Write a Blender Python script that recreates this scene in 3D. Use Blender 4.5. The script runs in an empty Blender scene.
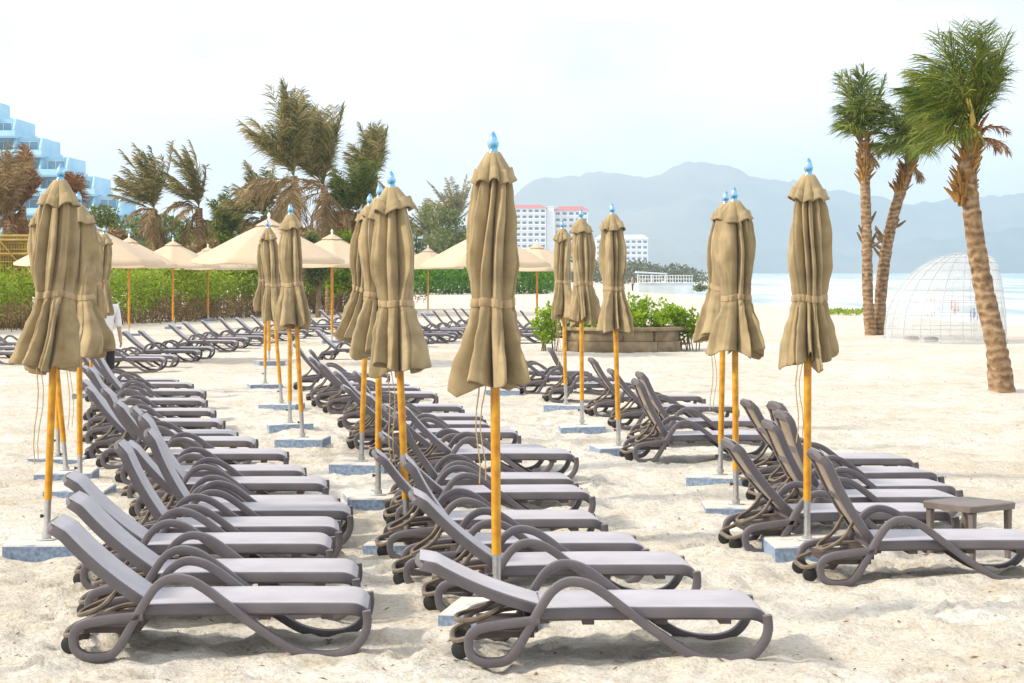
import bpy, bmesh, math, random
import numpy as np
from mathutils import Vector, Matrix, noise

random.seed(7)
R = math.radians
PI = math.pi
scene = bpy.context.scene
COL = scene.collection

# ------------------------------------------------------------------ camera
F = 2150.0      # focal length in pixels of a 1024 wide frame
H = 1.95        # eye height
HOR = 272.0     # row of the horizon
cam_d = bpy.data.cameras.new('camera')
cam = bpy.data.objects.new('camera', cam_d)
COL.objects.link(cam)
cam.location = (0, 0, H)
cam.rotation_euler = (R(90), 0, 0)
cam_d.sensor_width = 36
cam_d.lens = F / 1024 * 36
cam_d.shift_y = -(341.5 - HOR) / 1024
cam_d.clip_start = 0.1
cam_d.clip_end = 30000
scene.camera = cam


def ground_at(px, py):
    Z = F * H / (py - HOR)
    return ((px - 512) * Z / F, Z)


def at(px, py, Z):
    return Vector(((px - 512) * Z / F, Z, H - (py - HOR) * Z / F))


# ------------------------------------------------------------------ materials
def new_mat(name):
    m = bpy.data.materials.new(name)
    m.use_nodes = True
    nt = m.node_tree
    b = nt.nodes['Principled BSDF']
    return m, nt, b


def N(nt, t, **kw):
    n = nt.nodes.new(t)
    for k, v in kw.items():
        setattr(n, k, v)
    return n


def ramp(nt, stops, fac=None):
    r = N(nt, 'ShaderNodeValToRGB')
    e = r.color_ramp.elements
    while len(e) < len(stops):
        e.new(0.5)
    for i, (p, c) in enumerate(stops):
        e[i].position = p
        e[i].color = (c[0], c[1], c[2], 1)
    if fac is not None:
        nt.links.new(fac, r.inputs[0])
    return r


def mottled(name, c1, c2, scale=8, rough=0.6, bump=0.0, bscale=60, coords='Object', metallic=0.0, detail=6, dist=0.02, spec=0.5):
    m, nt, b = new_mat(name)
    tc = N(nt, 'ShaderNodeTexCoord')
    no = N(nt, 'ShaderNodeTexNoise')
    no.inputs['Scale'].default_value = scale
    no.inputs['Detail'].default_value = detail
    nt.links.new(tc.outputs[coords], no.inputs['Vector'])
    r = ramp(nt, [(0.32, c1), (0.68, c2)], no.outputs['Fac'])
    nt.links.new(r.outputs[0], b.inputs['Base Color'])
    b.inputs['Roughness'].default_value = rough
    b.inputs['Metallic'].default_value = metallic
    b.inputs['Specular IOR Level'].default_value = spec
    if bump:
        n2 = N(nt, 'ShaderNodeTexNoise')
        n2.inputs['Scale'].default_value = bscale
        n2.inputs['Detail'].default_value = 5
        nt.links.new(tc.outputs[coords], n2.inputs['Vector'])
        bp = N(nt, 'ShaderNodeBump')
        bp.inputs['Strength'].default_value = bump
        bp.inputs['Distance'].default_value = dist
        nt.links.new(n2.outputs['Fac'], bp.inputs['Height'])
        nt.links.new(bp.outputs[0], b.inputs['Normal'])
    return m


def leaf_mat(name, stops, rough=0.5, trans=0.25):
    """leaves: colour varies from leaf to leaf"""
    m, nt, b = new_mat(name)
    g = N(nt, 'ShaderNodeNewGeometry')
    tc = N(nt, 'ShaderNodeTexCoord')
    no = N(nt, 'ShaderNodeTexNoise')
    no.inputs['Scale'].default_value = 1.6
    nt.links.new(tc.outputs['Object'], no.inputs['Vector'])
    mx = N(nt, 'ShaderNodeMath', operation='MULTIPLY_ADD')
    nt.links.new(g.outputs['Random Per Island'], mx.inputs[0])
    mx.inputs[1].default_value = 0.6
    ad = N(nt, 'ShaderNodeMath', operation='MULTIPLY_ADD')
    nt.links.new(no.outputs['Fac'], ad.inputs[0])
    ad.inputs[1].default_value = 0.9
    ad.inputs[2].default_value = -0.25
    nt.links.new(ad.outputs[0], mx.inputs[2])
    r = ramp(nt, stops, mx.outputs[0])
    nt.links.new(r.outputs[0], b.inputs['Base Color'])
    b.inputs['Roughness'].default_value = rough
    b.inputs['Specular IOR Level'].default_value = 0.3
    if trans:
        out = nt.nodes['Material Output']
        tr = N(nt, 'ShaderNodeBsdfTranslucent')
        nt.links.new(r.outputs[0], tr.inputs['Color'])
        ms = N(nt, 'ShaderNodeMixShader')
        ms.inputs[0].default_value = trans
        nt.links.new(b.outputs[0], ms.inputs[1])
        nt.links.new(tr.outputs[0], ms.inputs[2])
        nt.links.new(ms.outputs[0], out.inputs['Surface'])
    return m


M = {}


def fabric(name, c1, c2, trans=0.0, weave=900, rough=0.85, stain=5.0):
    m, nt, b = new_mat(name)
    tc = N(nt, 'ShaderNodeTexCoord')
    no = N(nt, 'ShaderNodeTexNoise')
    no.inputs['Scale'].default_value = stain
    no.inputs['Detail'].default_value = 8
    nt.links.new(tc.outputs['Object'], no.inputs['Vector'])
    r = ramp(nt, [(0.3, c1), (0.7, c2)], no.outputs['Fac'])
    nt.links.new(r.outputs[0], b.inputs['Base Color'])
    b.inputs['Roughness'].default_value = rough
    b.inputs['Specular IOR Level'].default_value = 0.25
    b.inputs['Sheen Weight'].default_value = 0.15
    n2 = N(nt, 'ShaderNodeTexNoise')
    n2.inputs['Scale'].default_value = weave
    n3 = N(nt, 'ShaderNodeTexNoise')
    n3.inputs['Scale'].default_value = 22
    n3.inputs['Detail'].default_value = 4
    nt.links.new(tc.outputs['Object'], n2.inputs['Vector'])
    nt.links.new(tc.outputs['Object'], n3.inputs['Vector'])
    b1 = N(nt, 'ShaderNodeBump')
    b1.inputs['Strength'].default_value = 0.25
    b1.inputs['Distance'].default_value = 0.002
    b2 = N(nt, 'ShaderNodeBump')
    b2.inputs['Strength'].default_value = 0.22
    b2.inputs['Distance'].default_value = 0.012
    nt.links.new(n2.outputs['Fac'], b1.inputs['Height'])
    nt.links.new(n3.outputs['Fac'], b2.inputs['Height'])
    nt.links.new(b1.outputs[0], b2.inputs['Normal'])
    nt.links.new(b2.outputs[0], b.inputs['Normal'])
    if trans:
        out = nt.nodes['Material Output']
        tr = N(nt, 'ShaderNodeBsdfTranslucent')
        nt.links.new(r.outputs[0], tr.inputs['Color'])
        ms = N(nt, 'ShaderNodeMixShader')
        ms.inputs[0].default_value = trans
        nt.links.new(b.outputs[0], ms.inputs[1])
        nt.links.new(tr.outputs[0], ms.inputs[2])
        nt.links.new(ms.outputs[0], out.inputs['Surface'])
    return m


M['canopy'] = fabric('khaki_canvas', (0.245, 0.184, 0.095), (0.395, 0.303, 0.165), stain=7.0)
M['strap'] = fabric('khaki_strap', (0.31, 0.226, 0.12), (0.43, 0.32, 0.18))
M['cream'] = fabric('cream_canvas', (0.62, 0.49, 0.34), (0.70, 0.57, 0.42), trans=0.25, stain=1.2)
M['plastic'] = mottled('taupe_plastic', (0.088, 0.076, 0.084), (0.130, 0.113, 0.122), scale=5, rough=0.42, bump=0.15, bscale=120, dist=0.004)
M['plastic_sandlit'] = mottled('sand_bounce_tan_plastic', (0.10, 0.078, 0.058), (0.20, 0.155, 0.11), scale=14, rough=0.6)  # the struts' tan is warm light bounced off the sand, put into the colour
M['plastic_table'] = mottled('table_plastic', (0.14, 0.112, 0.10), (0.20, 0.165, 0.15), scale=6, rough=0.5)
M['seam'] = mottled('grey_white_seam', (0.40, 0.44, 0.47), (0.50, 0.54, 0.57), scale=3, rough=0.5)
M['plastic_dark'] = mottled('dark_plastic', (0.05, 0.035, 0.03), (0.09, 0.065, 0.055), scale=10, rough=0.6)
M['sling'] = fabric('lavender_sling', (0.33, 0.315, 0.355), (0.43, 0.41, 0.455), weave=500, rough=0.5, stain=4)
M['sling_back'] = fabric('brown_sling_back', (0.16, 0.11, 0.075), (0.36, 0.27, 0.18), weave=500, stain=3)
M['pole'] = mottled('varnished_orange_wood', (0.44, 0.175, 0.005), (0.68, 0.345, 0.014), scale=14, rough=0.35)
M['steel'] = mottled('galvanised_steel', (0.42, 0.42, 0.42), (0.60, 0.60, 0.59), scale=30, rough=0.38, metallic=0.85)
M['chrome'] = mottled('sky_reflection_chrome', (0.06, 0.36, 0.66), (0.60, 0.74, 0.84), scale=16, rough=0.12, metallic=0.9)  # blue and white mottling stands in for the sky mirrored in the finial
M['black'] = mottled('black_rubber', (0.012, 0.012, 0.013), (0.03, 0.03, 0.025), scale=20, rough=0.6)
M['rope'] = mottled('tan_cord', (0.36, 0.25, 0.10), (0.5, 0.38, 0.18), scale=60, rough=0.9)
M['white_paint'] = mottled('white_paint', (0.72, 0.76, 0.80), (0.82, 0.85, 0.88), scale=0.6, rough=0.6)
M['shaded_white'] = mottled('blue_shaded_white_paint', (0.30, 0.58, 0.78), (0.42, 0.68, 0.84), scale=0.25, rough=0.6)  # white hotel walls with the bluish cast of shade mixed into the colour
M['red_tile'] = mottled('red_roof_tiles', (0.42, 0.09, 0.08), (0.52, 0.15, 0.13), scale=0.8, rough=0.7)
M['window_cyan'] = mottled('cyan_glass', (0.10, 0.28, 0.40), (0.20, 0.42, 0.55), scale=0.3, rough=0.15)
M['window'] = mottled('blue_grey_glass', (0.05, 0.10, 0.15), (0.11, 0.18, 0.24), scale=0.3, rough=0.15)
M['window_dark'] = mottled('dark_opening', (0.03, 0.04, 0.06), (0.07, 0.08, 0.10), scale=0.3, rough=0.3)
M['skin'] = mottled('skin', (0.42, 0.25, 0.16), (0.48, 0.30, 0.20), scale=8, rough=0.5)
M['hair'] = mottled('black_hair', (0.012, 0.010, 0.009), (0.03, 0.025, 0.02), scale=40, rough=0.5)
M['shirt'] = fabric('white_shirt', (0.74, 0.75, 0.78), (0.82, 0.83, 0.85))
M['trousers'] = fabric('black_trousers', (0.012, 0.012, 0.014), (0.03, 0.03, 0.025))
M['pinkshirt'] = fabric('pink_shirt', (0.55, 0.25, 0.25), (0.62, 0.32, 0.32))
M['bamboo'] = mottled('yellow_bamboo', (0.28, 0.17, 0.03), (0.48, 0.33, 0.07), scale=3, rough=0.5)
M['soil'] = mottled('dark_soil', (0.05, 0.035, 0.02), (0.12, 0.09, 0.05), scale=6, rough=1)
M['redcloth'] = fabric('red_cloth', (0.55, 0.06, 0.05), (0.65, 0.12, 0.10))
M['bluecloth'] = fabric('blue_cloth', (0.06, 0.10, 0.35), (0.12, 0.18, 0.45))
M['concrete'] = mottled('pale_concrete', (0.50, 0.58, 0.62), (0.66, 0.72, 0.76), scale=0.8, rough=0.8)

M['leaf_bright'] = leaf_mat('bright_green_leaves', [(0.0, (0.10, 0.21, 0.008)), (0.5, (0.26, 0.42, 0.012)), (1.0, (0.48, 0.58, 0.03))], trans=0.45)
M['leaf_hedge'] = leaf_mat('hedge_leaves', [(0.0, (0.09, 0.16, 0.010)), (0.5, (0.25, 0.36, 0.018)), (1.0, (0.50, 0.54, 0.06))], trans=0.45)
M['leaf_trim'] = leaf_mat('trimmed_hedge_leaves', [(0.0, (0.09, 0.26, 0.004)), (0.5, (0.18, 0.42, 0.006)), (1.0, (0.32, 0.56, 0.015))], trans=0.45)
M['leaf_dark'] = leaf_mat('dark_bush_leaves', [(0.0, (0.05, 0.075, 0.022)), (0.5, (0.15, 0.19, 0.05)), (1.0, (0.30, 0.33, 0.10))], trans=0.35)
M['leaf_far'] = leaf_mat('far_tree_leaves', [(0.0, (0.05, 0.07, 0.05)), (0.5, (0.10, 0.12, 0.07)), (1.0, (0.18, 0.19, 0.12))], trans=0.2)
M['leaf_dry'] = leaf_mat('dry_brown_leaves', [(0.0, (0.11, 0.07, 0.03)), (0.5, (0.28, 0.19, 0.08)), (1.0, (0.50, 0.37, 0.17))], trans=0.3)
M['leaf_rust'] = leaf_mat('rusty_dry_leaves', [(0.0, (0.12, 0.05, 0.015)), (0.5, (0.28, 0.13, 0.045)), (1.0, (0.44, 0.27, 0.11))], trans=0.3)
M['frond_green'] = leaf_mat('palm_green_fronds', [(0.0, (0.02, 0.045, 0.008)), (0.35, (0.075, 0.13, 0.012)), (0.65, (0.20, 0.245, 0.028)), (1.0, (0.46, 0.40, 0.12))], trans=0.35)
M['frond_olive'] = leaf_mat('palm_olive_fronds', [(0.0, (0.04, 0.055, 0.015)), (0.35, (0.15, 0.165, 0.035)), (0.65, (0.37, 0.30, 0.12)), (1.0, (0.54, 0.38, 0.20))], trans=0.3)
M['boot'] = leaf_mat('orange_leaf_bases', [(0.0, (0.08, 0.04, 0.016)), (0.5, (0.26, 0.13, 0.03)), (1.0, (0.46, 0.27, 0.07))], rough=0.85, trans=0)
M['stalk'] = mottled('yellow_stalks', (0.55, 0.36, 0.04), (0.70, 0.52, 0.10), scale=5, rough=0.5)
M['deadbark'] = mottled('brown_stems', (0.10, 0.065, 0.035), (0.22, 0.15, 0.08), scale=12, rough=0.9)


def bark_mat():
    m, nt, b = new_mat('ringed_palm_bark')
    tc = N(nt, 'ShaderNodeTexCoord')
    w = N(nt, 'ShaderNodeTexWave', wave_type='BANDS', bands_direction='Z')
    w.inputs['Scale'].default_value = 2.2
    w.inputs['Distortion'].default_value = 6.0
    w.inputs['Detail'].default_value = 4
    w.inputs['Detail Scale'].default_value = 2
    nt.links.new(tc.outputs['Object'], w.inputs['Vector'])
    no = N(nt, 'ShaderNodeTexNoise')
    no.inputs['Scale'].default_value = 9
    no.inputs['Detail'].default_value = 8
    nt.links.new(tc.outputs['Object'], no.inputs['Vector'])
    mx = N(nt, 'ShaderNodeMath', operation='MULTIPLY_ADD')
    nt.links.new(w.outputs['Fac'], mx.inputs[0])
    mx.inputs[1].default_value = 0.22
    nt.links.new(no.outputs['Fac'], mx.inputs[2])
    r = ramp(nt, [(0.3, (0.07, 0.04, 0.02)), (0.55, (0.21, 0.125, 0.06)), (0.85, (0.38, 0.26, 0.15))], mx.outputs[0])
    nt.links.new(r.outputs[0], b.inputs['Base Color'])
    b.inputs['Roughness'].default_value = 0.9
    bp = N(nt, 'ShaderNodeBump')
    bp.inputs['Strength'].default_value = 0.8
    bp.inputs['Distance'].default_value = 0.03
    nt.links.new(mx.outputs[0], bp.inputs['Height'])
    nt.links.new(bp.outputs[0], b.inputs['Normal'])
    return m


M['bark'] = bark_mat()


def slab_mat():
    """blue-grey concrete whose top is dusted with blown sand"""
    m, nt, b = new_mat('blue_grey_slab')
    tc = N(nt, 'ShaderNodeTexCoord')
    no = N(nt, 'ShaderNodeTexNoise')
    no.inputs['Scale'].default_value = 38
    no.inputs['Detail'].default_value = 6
    nt.links.new(tc.outputs['Object'], no.inputs['Vector'])
    r = ramp(nt, [(0.35, (0.15, 0.21, 0.32)), (0.65, (0.29, 0.37, 0.48))], no.outputs['Fac'])
    g = N(nt, 'ShaderNodeNewGeometry')
    s = N(nt, 'ShaderNodeSeparateXYZ')
    nt.links.new(g.outputs['Normal'], s.inputs[0])
    n2 = N(nt, 'ShaderNodeTexNoise')
    n2.inputs['Scale'].default_value = 7
    nt.links.new(tc.outputs['Object'], n2.inputs['Vector'])
    ad = N(nt, 'ShaderNodeMath', operation='MULTIPLY')
    nt.links.new(s.outputs['Z'], ad.inputs[0])
    mr = N(nt, 'ShaderNodeMapRange')
    mr.inputs[1].default_value = 0.25
    mr.inputs[2].default_value = 0.45
    nt.links.new(n2.outputs['Fac'], mr.inputs[0])
    nt.links.new(mr.outputs[0], ad.inputs[1])
    cl = N(nt, 'ShaderNodeClamp')
    nt.links.new(ad.outputs[0], cl.inputs[0])
    mix = N(nt, 'ShaderNodeMix', data_type='RGBA')
    nt.links.new(cl.outputs[0], mix.inputs[0])
    nt.links.new(r.outputs[0], mix.inputs[6])
    mix.inputs[7].default_value = (0.66, 0.60, 0.52, 1)
    nt.links.new(mix.outputs[2], b.inputs['Base Color'])
    b.inputs['Roughness'].default_value = 0.9
    return m


M['slab'] = slab_mat()


def sand_mat():
    m, nt, b = new_mat('pale_sand')
    tc = N(nt, 'ShaderNodeTexCoord')

    def nz(sc, det=6, rough=0.6):
        n = N(nt, 'ShaderNodeTexNoise')
        n.inputs['Scale'].default_value = sc
        n.inputs['Detail'].default_value = det
        n.inputs['Roughness'].default_value = rough
        nt.links.new(tc.outputs['Object'], n.inputs['Vector'])
        return n
    big = nz(0.35, 8, 0.65)
    mid = nz(2.6, 8, 0.7)
    fine = nz(34, 4, 0.7)
    r = ramp(nt, [(0.30, (0.48, 0.395, 0.28)), (0.45, (0.60, 0.545, 0.455)), (0.60, (0.70, 0.67, 0.62))], big.outputs['Fac'])
    r2 = ramp(nt, [(0.32, (0.44, 0.355, 0.245)), (0.44, (0.60, 0.55, 0.46)), (0.60, (0.72, 0.69, 0.645))], mid.outputs['Fac'])
    mix = N(nt, 'ShaderNodeMix', data_type='RGBA')
    mix.inputs[0].default_value = 0.5
    nt.links.new(r.outputs[0], mix.inputs[6])
    nt.links.new(r2.outputs[0], mix.inputs[7])
    r3 = ramp(nt, [(0.32, (0.70, 0.66, 0.60)), (0.50, (1, 1, 1))], fine.outputs['Fac'])
    mu = N(nt, 'ShaderNodeMix', data_type='RGBA', blend_type='MULTIPLY')
    mu.inputs[0].default_value = 1.0
    nt.links.new(mix.outputs[2], mu.inputs[6])
    nt.links.new(r3.outputs[0], mu.inputs[7])
    nt.links.new(mu.outputs[2], b.inputs['Base Color'])
    b.inputs['Roughness'].default_value = 0.95
    b.inputs['Specular IOR Level'].default_value = 0.15
    bb = nz(5.5, 7, 0.65)
    bp = N(nt, 'ShaderNodeBump')
    bp.inputs['Strength'].default_value = 0.85
    bp.inputs['Distance'].default_value = 0.07
    nt.links.new(bb.outputs['Fac'], bp.inputs['Height'])
    b2 = nz(26, 6, 0.7)
    bp2 = N(nt, 'ShaderNodeBump')
    bp2.inputs['Strength'].default_value = 0.7
    bp2.inputs['Distance'].default_value = 0.022
    nt.links.new(b2.outputs['Fac'], bp2.inputs['Height'])
    nt.links.new(bp.outputs[0], bp2.inputs['Normal'])
    nt.links.new(bp2.outputs[0], b.inputs['Normal'])
    return m


M['sand'] = sand_mat()


def sea_mat():
    m, nt, b = new_mat('pale_sea')
    tc = N(nt, 'ShaderNodeTexCoord')
    mp = N(nt, 'ShaderNodeMapping')
    mp.inputs['Scale'].default_value = (0.10, 0.012, 1)
    nt.links.new(tc.outputs['Object'], mp.inputs[0])
    no = N(nt, 'ShaderNodeTexNoise')
    no.inputs['Scale'].default_value = 1.0
    no.inputs['Detail'].default_value = 8
    no.inputs['Roughness'].default_value = 0.65
    nt.links.new(mp.outputs[0], no.inputs['Vector'])
    sx = N(nt, 'ShaderNodeSeparateXYZ')
    nt.links.new(tc.outputs['Object'], sx.inputs[0])
    # foam thins out away from the shore (the sea's own surf zone)
    mr = N(nt, 'ShaderNodeMapRange')
    mr.inputs[1].default_value = 15
    mr.inputs[2].default_value = 260
    mr.inputs[3].default_value = 0.03
    mr.inputs[4].default_value = -0.10
    nt.links.new(sx.outputs['X'], mr.inputs[0])
    ad = N(nt, 'ShaderNodeMath', operation='ADD')
    nt.links.new(no.outputs['Fac'], ad.inputs[0])
    nt.links.new(mr.outputs[0], ad.inputs[1])
    r = ramp(nt, [(0.40, (0.20, 0.33, 0.37)), (0.50, (0.38, 0.48, 0.51)), (0.555, (0.72, 0.76, 0.78))], ad.outputs[0])
    nt.links.new(r.outputs[0], b.inputs['Base Color'])
    b.inputs['Roughness'].default_value = 0.35
    n2 = N(nt, 'ShaderNodeTexNoise')
    n2.inputs['Scale'].default_value = 0.5
    n2.inputs['Detail'].default_value = 5
    nt.links.new(tc.outputs['Object'], n2.inputs['Vector'])
    bp = N(nt, 'ShaderNodeBump')
    bp.inputs['Strength'].default_value = 0.5
    bp.inputs['Distance'].default_value = 0.6
    nt.links.new(n2.outputs['Fac'], bp.inputs['Height'])
    nt.links.new(bp.outputs[0], b.inputs['Normal'])
    return m


M['sea'] = sea_mat()
M['hill'] = mottled('hill_forest', (0.05, 0.085, 0.05), (0.14, 0.15, 0.10), scale=0.004, rough=1.0, detail=10)


def dome_mat():
    m, nt, b = new_mat('clear_plastic_film')
    out = nt.nodes['Material Output']
    b.inputs['Base Color'].default_value = (0.58, 0.61, 0.63, 1)
    b.inputs['Roughness'].default_value = 0.18
    tr = N(nt, 'ShaderNodeBsdfTransparent')
    tc = N(nt, 'ShaderNodeTexCoord')
    no = N(nt, 'ShaderNodeTexNoise')
    no.inputs['Scale'].default_value = 2.5
    no.inputs['Detail'].default_value = 6
    nt.links.new(tc.outputs['Object'], no.inputs['Vector'])
    lw = N(nt, 'ShaderNodeLayerWeight')
    lw.inputs[0].default_value = 0.35
    mr = N(nt, 'ShaderNodeMapRange')
    mr.inputs[1].default_value = 0.3
    mr.inputs[2].default_value = 0.7
    mr.inputs[3].default_value = 0.20
    mr.inputs[4].default_value = 0.42
    nt.links.new(no.outputs['Fac'], mr.inputs[0])
    ad = N(nt, 'ShaderNodeMath', operation='MULTIPLY_ADD')
    nt.links.new(lw.outputs['Facing'], ad.inputs[0])
    ad.inputs[1].default_value = 0.45
    nt.links.new(mr.outputs[0], ad.inputs[2])
    ms = N(nt, 'ShaderNodeMixShader')
    nt.links.new(ad.outputs[0], ms.inputs[0])
    nt.links.new(tr.outputs[0], ms.inputs[1])
    nt.links.new(b.outputs[0], ms.inputs[2])
    nt.links.new(ms.outputs[0], out.inputs['Surface'])
    return m


M['dome'] = dome_mat()


def stone_mat():
    m, nt, b = new_mat('stone_blocks')
    tc = N(nt, 'ShaderNodeTexCoord')
    no = N(nt, 'ShaderNodeTexNoise')
    no.inputs['Scale'].default_value = 4
    no.inputs['Detail'].default_value = 8
    nt.links.new(tc.outputs['Object'], no.inputs['Vector'])
    g = N(nt, 'ShaderNodeNewGeometry')
    mx = N(nt, 'ShaderNodeMath', operation='MULTIPLY_ADD')
    nt.links.new(g.outputs['Random Per Island'], mx.inputs[0])
    mx.inputs[1].default_value = 0.35
    nt.links.new(no.outputs['Fac'], mx.inputs[2])
    r = ramp(nt, [(0.3, (0.10, 0.075, 0.045)), (0.6, (0.22, 0.165, 0.10)), (0.95, (0.36, 0.28, 0.16))], mx.outputs[0])
    nt.links.new(r.outputs[0], b.inputs['Base Color'])
    b.inputs['Roughness'].default_value = 0.95
    bp = N(nt, 'ShaderNodeBump')
    bp.inputs['Strength'].default_value = 0.6
    bp.inputs['Distance'].default_value = 0.03
    nt.links.new(no.outputs['Fac'], bp.inputs['Height'])
    nt.links.new(bp.outputs[0], b.inputs['Normal'])
    return m


M['stone'] = stone_mat()

# ------------------------------------------------------------------ mesh helpers


class MB:
    def __init__(s):
        s.v = []
        s.f = []

    def add(s, vs, fs):
        b = len(s.v)
        s.v.extend([tuple(p) for p in vs])
        s.f.extend([tuple(i + b for i in f) for f in fs])

    def box(s, x0, x1, y0, y1, z0, z1, rot=None, off=(0, 0, 0)):
        vs = [Vector((x, y, z)) for z in (z0, z1) for y in (y0, y1) for x in (x0, x1)]
        if rot is not None:
            vs = [rot @ p + Vector(off) for p in vs]
        s.add(vs, [(0, 2, 3, 1), (4, 5, 7, 6), (0, 1, 5, 4), (2, 6, 7, 3), (0, 4, 6, 2), (1, 3, 7, 5)])

    def rings(s, rings, closed_ring=True, cap0=True, cap1=True, loop=False):
        n = len(rings[0])
        vs = [p for r in rings for p in r]
        fs = []
        m = len(rings)
        for i in range(m if loop else m - 1):
            a, c = i * n, ((i + 1) % m) * n
            for j in range(n if closed_ring else n - 1):
                k = (j + 1) % n
                fs.append((a + j, a + k, c + k, c + j))
        if cap0 and not loop:
            fs.append(tuple(reversed(range(n))))
        if cap1 and not loop:
            fs.append(tuple(range((m - 1) * n, m * n)))
        s.add(vs, fs)

    def tube(s, pts, r, n=8, caps=True):
        pts = [Vector(p) for p in pts]
        rs = r if isinstance(r, (list, tuple)) else [r] * len(pts)
        rings = []
        prev = None
        for i, p in enumerate(pts):
            t = (pts[min(i + 1, len(pts) - 1)] - pts[max(i - 1, 0)])
            if t.length < 1e-9:
                t = Vector((0, 0, 1))
            t.normalize()
            if prev is None:
                u = t.cross(Vector((0, 1, 0)) if abs(t.y) < 0.9 else Vector((1, 0, 0))).normalized()
            else:
                u = (prev - t * prev.dot(t)).normalized()
            prev = u
            w = t.cross(u)
            rings.append([p + (u * math.cos(2 * PI * j / n) + w * math.sin(2 * PI * j / n)) * rs[i] for j in range(n)])
        s.rings(rings, cap0=caps, cap1=caps)

    def lathe(s, prof, n=16, cx=0, cy=0, cap0=True, cap1=True):
        s.rings([[(cx + r * math.cos(2 * PI * j / n), cy + r * math.sin(2 * PI * j / n), z) for j in range(n)] for r, z in prof], cap0=cap0, cap1=cap1)

    def build(s, name, mat, parent=None, smooth=True, sharp=38):
        me = bpy.data.meshes.new(name)
        me.from_pydata(s.v, [], s.f)
        if smooth:
            me.polygons.foreach_set('use_smooth', [True] * len(me.polygons))
            if sharp:
                me.set_sharp_from_angle(angle=R(sharp))
        me.update()
        o = bpy.data.objects.new(name, me)
        COL.objects.link(o)
        if mat is not None:
            me.materials.append(mat)
        if parent is not None:
            o.parent = parent
        return o


def fix_normals(o):
    bm = bmesh.new()
    bm.from_mesh(o.data)
    bmesh.ops.recalc_face_normals(bm, faces=bm.faces)
    bm.to_mesh(o.data)
    bm.free()


def tag(o, label=None, cat=None, group=None, kind=None):
    if label:
        o['label'] = label
    if cat:
        o['category'] = cat
    if group:
        o['group'] = group
    if kind:
        o['kind'] = kind
    return o


def thing(name, label, cat, loc=(0, 0, 0), rz=0.0, group=None):
    o = bpy.data.objects.new(name, None)
    COL.objects.link(o)
    o.empty_display_size = 0.2
    o.location = loc
    o.rotation_euler = (0, 0, rz)
    return tag(o, label, cat, group)


def kids(o):
    return [c for c in bpy.data.objects if c.parent == o]


def copy_tree(o, parent=None, children=None):
    c = o.copy()
    COL.objects.link(c)
    if parent is not None:
        c.parent = parent
    for ch in children[o.name]:
        copy_tree(ch, c, children)
    return c


def child_map(o):
    d = {}

    def walk(x):
        d[x.name] = list(x.children)
        for ch in x.children:
            walk(ch)
    walk(o)
    return d


def catmull(pts, n=4):
    P = [Vector(p) for p in pts]
    out = []
    for i in range(len(P) - 1):
        p0, p1, p2, p3 = P[max(i - 1, 0)], P[i], P[i + 1], P[min(i + 2, len(P) - 1)]
        for k in range(n):
            t = k / n
            out.append(0.5 * ((2 * p1) + (p2 - p0) * t + (2 * p0 - 5 * p1 + 4 * p2 - p3) * t * t + (3 * p1 - p0 - 3 * p2 + p3) * t ** 3))
    out.append(P[-1])
    return out


def lerp_table(tab, x):
    if x <= tab[0][0]:
        return tab[0][1]
    for (a, va), (b, vb) in zip(tab, tab[1:]):
        if x <= b:
            t = (x - a) / (b - a)
            return va + (vb - va) * t
    return tab[-1][1]


def smooth_table(tab, x):
    if x <= tab[0][0]:
        return tab[0][1]
    for (a, va), (b, vb) in zip(tab, tab[1:]):
        if x <= b:
            t = (x - a) / (b - a)
            t = t * t * (3 - 2 * t)
            return va + (vb - va) * t
    return tab[-1][1]


# ------------------------------------------------------------------ ground, sea, hills
SHORE = [(-600, 60), (0, 40), (60, 27), (100, 23.0), (160, 20), (210, 18.5), (300, 24), (380, 34), (800, 78), (2000, 200), (7000, 900)]


def shore_x(y):
    return lerp_table(SHORE, y)


MOUNDS = [(7.9, 34.4, 0.09, 0.8), (-2.6, 13.6, 0.05, 0.8), (10.9, 63.6, 0.12, 2.0)]


# footprints: trails of dents trodden into the loose sand
DENTS = {}
_r = random.Random(91)


def _dent(x, y, a, d, l=0.14, w=0.055):
    for i in range(int(math.floor((x - 0.3) / 0.4)), int(math.floor((x + 0.3) / 0.4)) + 1):
        for j in range(int(math.floor((y - 0.3) / 0.4)), int(math.floor((y + 0.3) / 0.4)) + 1):
            DENTS.setdefault((i, j), []).append((x, y, math.cos(a), math.sin(a), d, l, w))


for _k in range(150):
    _y = 9.5 + 26 * _r.random() ** 1.3
    _x = _r.uniform(-0.27, 0.27) * _y
    _a = _r.uniform(0, 2 * PI)
    for _q in range(_r.randint(4, 16)):
        _a += _r.gauss(0, 0.18)
        _x += 0.58 * math.cos(_a)
        _y += 0.58 * math.sin(_a)
        sg = 0.11 * (-1) ** _q
        _dent(_x - sg * math.sin(_a), _y + sg * math.cos(_a), _a + _r.gauss(0, 0.15), _r.uniform(0.018, 0.045))
for _k in range(700):
    _y = 9.5 + 24 * _r.random() ** 1.4
    _dent(_r.uniform(-0.27, 0.27) * _y, _y, _r.uniform(0, 6.3), _r.uniform(-0.02, 0.035), _r.uniform(0.06, 0.16), _r.uniform(0.05, 0.1))


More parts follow.
